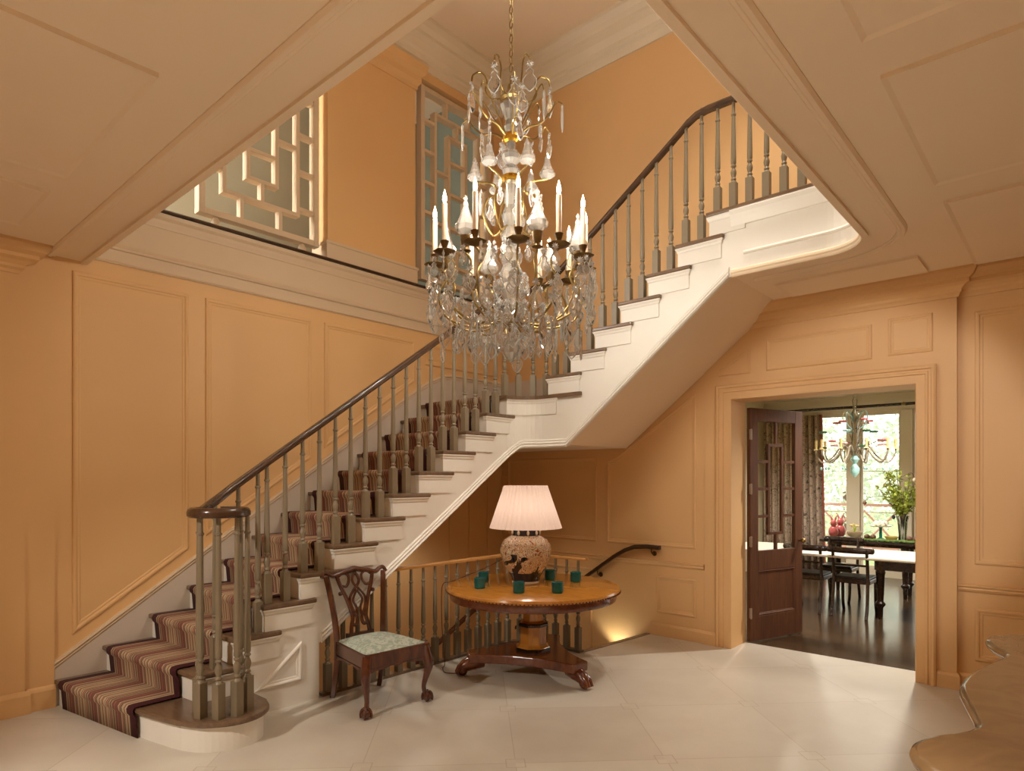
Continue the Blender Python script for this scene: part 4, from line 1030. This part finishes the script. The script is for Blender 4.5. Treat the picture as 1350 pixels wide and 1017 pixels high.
# --- marble console with serpentine edge
CZT = .85
mt = thing('console_table', 'tan marble topped table with serpentine edge in the near right corner', 'table', (0, 0, 0))
ctl = [(.05, 4.27), (-.226, 4.22), (-.335, 4.13), (-.368, 4.00), (-.33, 3.85), (-.268, 3.71), (-.29, 3.56), (-.335, 3.36), (-.36, 3.15), (-.355, 2.98), (-.315, 2.80), (-.27, 2.62), (-.268, 2.54), (-.30, 2.465), (-.345, 2.40), (-.385, 2.30), (-.388, 2.22), (-.352, 2.14), (-.26, 2.06), (-.10, 2.0)]
ed = [(p.x, p.y) for p in spline([(a_, b_, 0) for a_, b_ in ctl], 5)]
poly = ed + [(.75, 2.0), (.75, 4.27)]
MB().prism(poly, CZT - .045, CZT).build('marble_top', MARBLE, mt, bevel=.02, smooth=.7)
ip = [(x + .10, y) for x, y in ed[8:-8]] + [(.68, 2.15), (.68, 4.15)]
MB().prism(ip, CZT - .16, CZT - .041).build('apron', TABEDGE, mt)
for x, y in ((-.12, 2.35), (-.12, 3.95), (.6, 2.25), (.6, 4.05)):
    MB().tube(spline([(x, y, .70), (x - .02, y, .5), (x + .02, y, .25), (x - .01, y, .06), (x - .01, y, .0)], 4), [.05, .05, .045, .04, .036, .034, .03, .028, .026, .026, .026, .028, .03, .034, .036, .036, .036], 10).build('leg', TABEDGE, mt, smooth=.9)

# ================================================================= DOOR AND DINING ROOM
dr = bpy.data.objects.new('door_1', None); COL.objects.link(dr); dr['kind'] = 'structure'
dr.location = (-2.52, 6.42, 0); dr.rotation_euler = (0, 0, atan2(.76, .25)); 
W = .82; Hd = 2.37; T_ = .022
m_ = MB()
m_.box(0, .12, -T_, T_, .012, Hd).box(W - .12, W, -T_, T_, .012, Hd).box(.12, W - .12, -T_, T_, .012, .26).box(.12, W - .12, -T_, T_, Hd - .13, Hd).box(.12, W - .12, -T_, T_, .72, .92)
m_.build('leaf_frame', DOORW, dr, bevel=.004)
m_ = MB(); m_.box(.12, W - .12, -.010, .010, .26, .72); m_.frame([(.12, .26), (W - .12, .26), (W - .12, .72), (.12, .72)], .03, .012, lambda u, v, d: (u, -.010 - d, v)); m_.build('leaf_panel', DOORW, dr)
m_ = MB(); k = .014
x0_, x1_, z0_, z1_ = .12, W - .12, .92, Hd - .13; xm = W / 2
def bx(a_, b_, c, d_): m_.box(a_, b_, -.014, .014, c, d_)
rx0, rx1, rz0, rz1 = .295, .505, 1.09, 2.0
bx(rx0 - k, rx0 + k, rz0, rz1); bx(rx1 - k, rx1 + k, rz0, rz1); bx(rx0 - k, rx1 + k, rz0 - k, rz0 + k); bx(rx0 - k, rx1 + k, rz1 - k, rz1 + k)
bx(xm - k, xm + k, z0_, rz0); bx(xm - k, xm + k, rz1, z1_)
for z in (1.27, 1.55, 1.83): bx(x0_, rx0, z - k, z + k); bx(rx1, x1_, z - k, z + k)
m_.build('fret_muntin', DOORW, dr)
MB().box(.12, W - .12, -.003, .003, .92, Hd - .13).build('glass_pane', PANE, dr)
for z in (.30, 1.02, 1.55, 2.10): MB().box(-.012, .012, -.035, -.018, z - .05, z + .05).tube([(-.006, -.036, z - .055), (-.006, -.036, z + .055)], .008, 8).build('hinge', STEEL, dr)
m_ = MB(); m_.tube([(W - .06, -T_, 1.0), (W - .06, -.06, 1.0)], .01, 8).ball((W - .06, -.075, 1.0), .026, 12, 8); m_.build('door_knob', BRASS, dr, smooth=.8)
# dining room shell
DW = 12.2; DC = 3.08
struct(MB().box(-4.7, 2.5, 6.42, 12.5, DC, DC + .1).build('ceiling_dining', CREAM))
struct(MB().box(-4.7, -4.5, 6.42, 12.5, -.1, DC).build('wall_dining_left', CREAM))
w = MB(); w.box(-4.5, X1, DW, DW + .15, 0, .12).box(-4.5, X1, DW, DW + .15, 2.80, DC).box(-4.5, -3.75, DW, DW + .15, 0, 2.8).box(1.2, X1, DW, DW + .15, 0, 2.8)
struct(w.build('wall_dining_far', WINP))
struct(MB().box(-4.5, X1, DW - .03, DW, 0, .16).build('baseboard_dining', WINP))
# glazed bays
wx = [(-3.75, -3.05), (-2.86, -2.25), (-2.09, -1.3), (-1.1, -.3), (-.1, 1.2)]
posts = [(-3.05, -2.86), (-2.25, -2.09), (-1.3, -1.1), (-.3, -.1)]
for i, (a_, b_) in enumerate(posts): trim(MB().box(a_, b_, DW - .03, DW + .12, .12, 2.8), WINP, bevel=.006)
for i, (a_, b_) in enumerate(wx):
    f_ = MB(); q = .035
    f_.box(a_, a_ + q, DW + .03, DW + .09, .12, 2.8).box(b_ - q, b_, DW + .03, DW + .09, .12, 2.8).box(a_ + q, b_ - q, DW + .03, DW + .09, .12, .18).box(a_ + q, b_ - q, DW + .03, DW + .09, 2.74, 2.8)
    f_.box(a_ + q, b_ - q, DW + .045, DW + .075, 1.075, 1.09).box(a_ + q, b_ - q, DW + .045, DW + .075, 1.78, 1.79)
    o = struct(f_.build('window_%d' % (i + 2), WINP))
    MB().box(a_ + q, b_ - q, DW + .055, DW + .062, .18, 2.74).build('glass_pane', PANE, o)
# curtain and rod
cu = MB(); n = 120; g_ = []
for i in range(n + 1):
    u = i / n; x = -4.42 + 1.0 * u; yy = 11.98 + .045 * sin(u * 2 * PI * 9.5) ; g_.append([cu.bm.verts.new((x + (.06 * u * (2.75 - z) / 2.75), yy, z)) for z in (.03, .7, 1.4, 2.1, 2.78)])
for i in range(n):
    for j in range(4):
        f = cu.bm.faces.new((g_[i][j], g_[i + 1][j], g_[i + 1][j + 1], g_[i][j + 1]))
ct = thing('curtain', 'long dark floral curtain with red edging hanging left of the dining window', 'curtain', (0, 0, 0))
o = cu.build('fabric', CURT, ct, smooth=3); sd = o.modifiers.new('s', 'SOLIDIFY'); sd.thickness = .012
MB().tube([(-3.36, 11.985, .03), (-3.375, 11.985, .7), (-3.39, 11.985, 1.4), (-3.405, 11.985, 2.1), (-3.42, 11.985, 2.78)], .016, 8).build('edging', REDTRIM, ct)
ro = thing('curtain_rod', 'dark curtain rod running above the dining room window', 'rod', (0, 0, 0))
MB().tube([(-4.45, 11.98, 2.87), (1.0, 11.98, 2.87)], .025, 10).build('rod', DARKW, ro, smooth=.7)
for x in (-4.4, -2.17, -.2): MB().tube([(x, 11.98, 2.87), (x, DW, 2.87)], .012, 8).ball((x, 11.95, 2.87), .03, 8, 6).build('rod_bracket', BRASS, ro)
# dining table
DT = .73
dt = thing('dining_table', 'long pale topped dining table with dark turned legs beyond the doorway', 'table', (-1.6, 8.9, 0))
MB().box(-2.1, 1.6, -.5, .56, DT - .035, DT).build('table_top', CLOTH, dt, bevel=.012)
MB().box(-.24, 1.5, -.40, .46, DT - .15, DT - .036).build('apron', DARKW, dt)
def tleg(x, y, h, par, r=.05, mat=DARKW):
    return MB().lathe([(.022, 0), (.026, .015), (.03, .14), (.055, .17), (.055, .19), (.034, .21), (.048, h - .16), (.055, h - .14), (.05, h - .12), (.055, h)], 12, at=(x, y, 0)).build('leg', mat, par, smooth=.7)
tleg(-.185, -.36, DT - .04, dt); tleg(1.42, -.36, DT - .04, dt); tleg(1.42, .42, DT - .04, dt); tleg(-.36, .42, DT - .04, dt)
# dining chairs (regency, sabre legs)
def dchair(loc, rz, label):
    t_ = thing('dining_chair', label, 'chair', (*loc, 0), rz, 'dining chairs')
    MB().box(-.21, .21, -.20, .20, .395, .45).build('seat_frame', DARKW, t_, bevel=.01)
    MB().box(-.195, .195, -.185, .185, .445, .475).build('seat', SEATD, t_, bevel=.015)
    for s in (-1, 1):   # back leg and post in one sweep; back is at -y
        MB().tube(spline([(.19 * s, -.30, 0), (.19 * s, -.25, .15), (.185 * s, -.205, .40), (.185 * s, -.215, .60), (.185 * s, -.26, .82)], 5), .019, 8).build('back_leg', DARKW, t_, smooth=.9)
        MB().tube(spline([(.185 * s, .24, 0), (.185 * s, .195, .12), (.185 * s, .18, .40)], 5), .019, 8).build('leg', DARKW, t_, smooth=.9)
    m_ = MB(); P = spline([(-.245, -.235, .80), (-.12, -.275, .80), (0, -.287, .80), (.12, -.275, .80), (.245, -.235, .80)], 5)
    m_.tube(P, .036, 8, sq=(.35, 1)).ball((-.245, -.235, .80), .036, 8, 6, sc=(.6, .6, 1)).ball((.245, -.235, .80), .036, 8, 6, sc=(.6, .6, 1)); m_.build('crest_rail', DARKW, t_, smooth=.9)
    m_ = MB(); m_.tube([(-.185, -.217, .62), (0, -.235, .62), (.185, -.217, .62)], .014, 6); m_.build('cross_rail', DARKW, t_, smooth=.9)
    return t_
d0 = dchair((-2.085, 8.655), 0, 'dark dining chair nearest the table leg seen from behind')
dup(d0, (-2.60, 8.66, 0), 0, 'dark dining chair partly hidden behind the open door')
dup(d0, (-2.52, 9.62, 0), PI, 'dark dining chair on the far side of the table facing the doorway')
# sideboard table under the window and its display
SB = .77
sb = thing('sideboard_table', 'long dark serving table below the window holding the easter display', 'table', (-1.3, 10.3, 0))
MB().box(-1.6, 1.4, -.24, .24, SB - .035, SB).build('table_top', DARKW, sb, bevel=.006)
MB().box(-1.5, 1.3, -.19, .19, SB - .075, SB - .036).build('apron', DARKW, sb)
for x in (-1.45, -.52, 1.25):
    for y in (-.15, .15): tleg(x, y, SB - .07, sb)
ms = MB(); n = 40
for i in range(n):
    x0_ = -2.75 + 2.6 * i / n; ms.ball((x0_ + .03, 10.22 + random.uniform(-.05, .02), SB + .0205), .055, 8, 5, sc=(1.2, 2.2, .35))
tag(ms.build('moss_runner', MOSS), 'green moss runner lying along the serving table', 'table runner')
def at(px, py, y=10.3): x, z = ony(px, py, y); return x
def rabbit(px, y, label, s=1.):
    x = at(px, 700, y); t_ = thing('rabbit_figurine', label, 'figurine', (x, y, SB + .02), 0, 'rose rabbit figurines'); 
    m_ = MB(); m_.ball((0, 0, .085 * s), .085 * s, 14, 10, sc=(.8, .8, 1.05)).ball((0, 0, .21 * s), .05 * s, 12, 8, sc=(.9, 1, 1.1)); m_.build('body', PINK, t_, smooth=3)
    for q in (-1, 1): MB().tube(spline([(.018 * q, 0, .24 * s), (.03 * q, 0, .29 * s), (.055 * q, 0, .33 * s)], 4), [.013] * 5 + [.006] * 4, 7).build('ear', PINK, t_, smooth=3)
    return t_
rabbit(1099, 10.22, 'rose coloured rabbit figurine on the left end of the serving table')
rabbit(1108, 10.36, 'rose coloured rabbit figurine standing just right of its twin', 1.08)
x = at(1128, 700); bo = thing('planted_bowl', 'pale pink bowl with yellow spring flowers beside the rabbits', 'plant pot', (x, 10.25, SB + .02))
MB().lathe([(.04, 0), (.05, .01), (.10, .06), (.105, .10), (.095, .10), (.085, .06)], 20).build('bowl', paint('blush_glaze', (.6, .42, .34), .3, .05, 9.), bo, smooth=.8)
m_ = MB()
for i in range(26):
    a_ = random.uniform(0, 6.28); r_ = random.uniform(0, .07); m_.tube([(r_ * cos(a_) * .5, r_ * sin(a_) * .5, .07), (r_ * cos(a_), r_ * sin(a_), .13 + random.uniform(0, .07))], [.006, .002], 4)
m_.build('leaves', LEAF, bo)
m_ = MB()
for i in range(8): a_ = random.uniform(0, 6.28); m_.ball((.05 * cos(a_), .05 * sin(a_), .17 + .03 * random.random()), .016, 6, 5)
m_.build('blossom', YELL, bo, smooth=3)
for px, lb in ((1143, 'brown speckled egg right of the pink planted bowl'), (1151, 'brown speckled egg left of the cake stand'), (1199, 'brown speckled egg right of the straw dish'), (1209, 'brown speckled egg at the far right of the moss runner')):
    tag(MB().ball((0, 0, .04), .04, 12, 8, sc=(1, 1.2, .95)).build('egg', BROWN, loc=(at(px, 705, 10.2), 10.2, SB + .02), smooth=3), lb, 'egg', 'brown eggs on the moss')
x = at(1161, 700); ck = thing('cake_stand', 'teal footed cake stand with a white plate on the serving table', 'cake stand', (x, 10.3, SB + .02))
MB().lathe([(.06, 0), (.055, .012), (.02, .03), (.018, .16), (.03, .18)], 16).build('foot', paint('teal_ceramic', (.01, .22, .18), .2, .1, 9.), ck, smooth=.7)
MB().lathe([(.03, .18), (.13, .185), (.14, .20), (.13, .198), (.02, .192)], 28).build('plate', CLOTH, ck, smooth=.7)
m_ = MB()
for i in range(7): a_ = i * .9; m_.ball((.065 * cos(a_), .065 * sin(a_), .23), .035, 10, 7)
m_.build('white_egg_pile', CLOTH, ck, smooth=3)
x = at(1177, 700); tag(MB().lathe([(.05, 0), (.06, .01), (.09, .06), (.085, .062), (.05, .02)], 20).build('dish', YELL, loc=(x, 10.22, SB + .02), smooth=.8), 'small straw coloured dish right of the cake stand', 'dish')
x = at(1190, 700, 10.42); vs = tag(MB().lathe([(.05, 0), (.055, .01), (.05, .10), (.065, .28), (.085, .36), (.08, .36), (.06, .28), (.045, .10), (.045, .02)], 20).build('glass_vase', VASEG, loc=(x, 10.42, SB + .002), smooth=.8), 'tall clear glass vase holding the leafy branches', 'vase')
bt = thing('branch_bouquet', 'leafy spring branches standing in the tall glass vase', 'branches', (x, 10.42, SB + .03))
br_ = MB(); lf = MB(); tips = []
for i in range(26):
    a_ = random.uniform(0, 2 * PI); sp_ = random.uniform(.08, .34); hh = random.uniform(.55, 1.0)
    P = spline([(0, 0, .0), (.03 * cos(a_), .03 * sin(a_), .32), (sp_ * .55 * cos(a_), sp_ * .55 * sin(a_), .32 + (hh - .32) * .5), (sp_ * cos(a_), sp_ * sin(a_), hh)], 5)
    br_.tube(P, .005, 5); tips.append(P[-1])
    for j in range(6, len(P)):
        for _ in range(3):
            p = P[j] + Vector((random.uniform(-.04, .04), random.uniform(-.04, .04), random.uniform(-.03, .05))); u = Vector((random.uniform(-1, 1), random.uniform(-1, 1), random.uniform(-.3, 1))).normalized() * .040; v = u.cross(Vector((random.uniform(-1, 1), .3, .4)))  .normalized() * .017
            q = [lf.bm.verts.new(z) for z in (p - u, p + v, p + u, p - v)]; lf.bm.faces.new(q)
br_.build('twigs', TWIG, bt); lf.build('foliage', LEAF, bt, norm=False)
for i, (px, py, lb, mt_) in enumerate(((1140, 663, 'brown ornament egg hanging left of the branches at railing height', BROWN), (1167, 640, 'brown ornament egg hanging high on the left twigs', BROWN), (1178, 682, 'dark blue ornament egg hanging beside the glass vase', INKB), (1206, 633, 'pale ornament egg hanging at the right edge of the doorway', IVORYG))):
    xx, zz_ = ony(px, py, 10.45)
    o = thing('hanging_egg', lb, 'ornament', (xx, 10.45, zz_), 0, 'hanging ornament eggs')
    MB().ball((0, 0, 0), .026, 10, 8, sc=(1, 1, 1.2)).build('egg', mt_, o, smooth=3); 
    tp_ = Vector((x - xx, -.03, max(.12, 1.2 - zz_) if zz_ < 1.2 else .12)); MB().tube(spline([(0, 0, .03), (tp_.x * .3, 0, .10), (tp_.x * .7, -.02, tp_.z * .6), (tp_.x, -.03, tp_.z * .4)], 4), .003, 5).build('twig', TWIG, o)
BLUSH = paint('blush_flower', (.70, .38, .38), .2, .1, 9.)
# murano chandelier in the dining room
dcx, dcy = -2.14, 8.86
_x, _z = ony(1127, 585, dcy); dcx = _x
dc = thing('glass_chandelier', 'coloured flower glass chandelier hanging over the dining table', 'chandelier', (dcx, dcy, 0))
zt = lambda py: ony(1127, py, dcy)[1]
MB().tube([(0, 0, zt(622)), (0, 0, DC)], .008, 8).build('rod', VASEG, dc)
MB().lathe([(.004, zt(630)), (.05, zt(624)), (.055, zt(618)), (.02, zt(612)), (.055, zt(606)), (.02, zt(600))], 14).build('bottom_bowl', AQUA, dc, smooth=.8)
MB().lathe([(.03, zt(600)), (.05, zt(585)), (.03, zt(570)), (.04, zt(560)), (.05, zt(548)), (.02, zt(540)), (.03, zt(528)), (.01, zt(522))], 14).build('stem', VASEG, dc, smooth=.8)
for i in range(10):
    a_ = 2 * PI * i / 10 + .2; c_, s_ = cos(a_), sin(a_); zb = zt(602)
    am = MB().tube([(p.x * c_, p.x * s_, p.z) for p in spline([(.03, 0, zt(600)), (.14, 0, zt(588)), (.24, 0, zt(602)), (.36, 0, zt(610)), (.43, 0, zt(600)), (.44, 0, zt(592))], 4)], .010, 7).build('arm', paint('smoke_glass_%d' % i, (.30, .25, .18), .2, .1, 9.) if i == 0 else MATS['smoke_glass_0'], dc, smooth=.9)
    MB().lathe([(.03, zt(593)), (.014, zt(591)), (.017, zt(580))], 10, at=(.44 * c_, .44 * s_, 0)).build('candle_sleeve', YELL, am)
    MB().ball((.38 * c_, .38 * s_, zt(618)), .014, 8, 6, sc=(1, 1, 1.5)).build('drop', AQUA, am, smooth=3)
    for r_, z_, mt_ in ((.16 + .10 * (i % 3), zt(556 + 13 * (i % 2)), (REDG, GREENG, REDG, AQUA)[i % 4]), (.30 + .06 * (i % 2), zt(582 + 4 * (i % 3)), (REDG, BLUSH, GREENG)[i % 3])):
        fl_ = MB(); b0 = random.uniform(0, 1)
        for k in range(6): b_ = b0 + k * PI / 3; fl_.ball((r_ * c_ + .026 * cos(b_), r_ * s_ + .026 * sin(b_), z_), .026, 7, 5, sc=(1, 1, .5))
        MB().tube(spline([(.03 * c_, .03 * s_, zt(596)), (r_ * .6 * c_, r_ * .6 * s_, z_ - .04), (r_ * c_, r_ * s_, z_)], 4), .004, 6).build('flower_stem', VASEG, dc, smooth=.9)
        fl_.build('glass_flower', mt_, dc, smooth=3)
for i in range(6):
    a_ = 2 * PI * i / 6; c_, s_ = cos(a_), sin(a_)
    MB().tube([(p.x * c_, p.x * s_, p.z) for p in spline([(.02, 0, zt(556)), (.10, 0, zt(542)), (.14, 0, zt(548)), (.12, 0, zt(560)), (.05, 0, zt(566))], 4)], .008, 6).build('top_scroll', VASEG if i % 2 else AQUA, dc, smooth=.9)
# outside
rg = thing('balcony_railing', 'faded red criss-cross balcony railing outside the dining window', 'railing', (0, 13.4, 0))
m_ = MB(); zt_ = 1.19; zb_ = .35
m_.box(-5, 2, -.03, .03, zt_ - .05, zt_).box(-5, 2, -.025, .025, zb_, zb_ + .05); m_.build('rail', PINKR, rg)
for i in range(9):
    x = -4.6 + .72 * i; MB().box(x - .035, x + .035, -.035, .035, -.3, zt_).build('post', PINKR, rg)
    MB().tube([(x, 0, zb_), (x + .72, 0, zt_ - .04)], .02, 6).tube([(x, .02, zt_ - .04), (x + .72, .02, zb_)], .02, 6).build('cross_brace', PINKR, rg)
struct(MB().box(-14, 12, 12.35, 15, -.6, -.25).build('terrace', CLOTH))
struct(MB().box(-40, 40, 15, 60, -1.4, -1.0).build('garden_ground', GRASS))
def bush(x, y, s, label):
    t_ = thing('garden_tree', label, 'tree', (x, y, -1.0), 0, 'pale trees outside the dining window')
    MB().tube([(0, 0, 0), (.1, 0, s * .5), (0, .1, s)], [.12 * s / 3, .09 * s / 3, .05 * s / 3], 8).build('trunk', TWIG, t_)
    m_ = MB(); rr2 = random.Random(int(x * 10))
    for i in range(1500):
        a_ = rr2.uniform(0, 6.283); b_ = acos(rr2.uniform(-1, 1)); q = s * .62 * rr2.uniform(.5, 1) ** .5
        p = Vector((q * sin(b_) * cos(a_), q * sin(b_) * sin(a_), s * .95 + q * cos(b_))); u = Vector((rr2.uniform(-1, 1), rr2.uniform(-1, 1), rr2.uniform(-1, 1))).normalized() * .07 * s / 2; v = u.cross(Vector((rr2.uniform(-1, 1), 1, .3))).normalized() * .035 * s / 2
        m_.bm.faces.new([m_.bm.verts.new(z) for z in (p - u, p + v, p + u, p - v)])
    m_.build('foliage', LEAFP, t_, norm=False)
bush(-14.0, 27, 4.0, 'pale tall tree far outside behind the left window bay'); bush(-6.8, 28.5, 4.4, 'pale tall tree far outside behind the window post'); bush(-9.6, 22.5, 2.9, 'pale tree outside left behind the curtain'); bush(-5.0, 19.5, 2.4, 'pale tree outside behind the hanging glass chandelier'); bush(-2.0, 22.5, 2.9, 'pale tree outside behind the leafy branches')

# ================================================================= LIGHT
w_ = bpy.data.worlds.new('world'); SC.world = w_; w_.use_nodes = True
wt = w_.node_tree; bg = wt.nodes['Background']; bg.inputs['Color'].default_value = (1, .98, .95, 1); bg.inputs['Strength'].default_value = 3.6
SC.view_settings.view_transform = 'Standard'; SC.view_settings.look = 'None'; SC.view_settings.gamma = 1; SC.view_settings.use_curve_mapping = False
SC.view_settings.exposure = -.06
SC.cycles.use_denoising = True
SC.cycles.max_bounces = 10; SC.cycles.transparent_max_bounces = 24; SC.cycles.sample_clamp_indirect = 4.
SC.cycles.caustics_reflective = False; SC.cycles.caustics_refractive = False
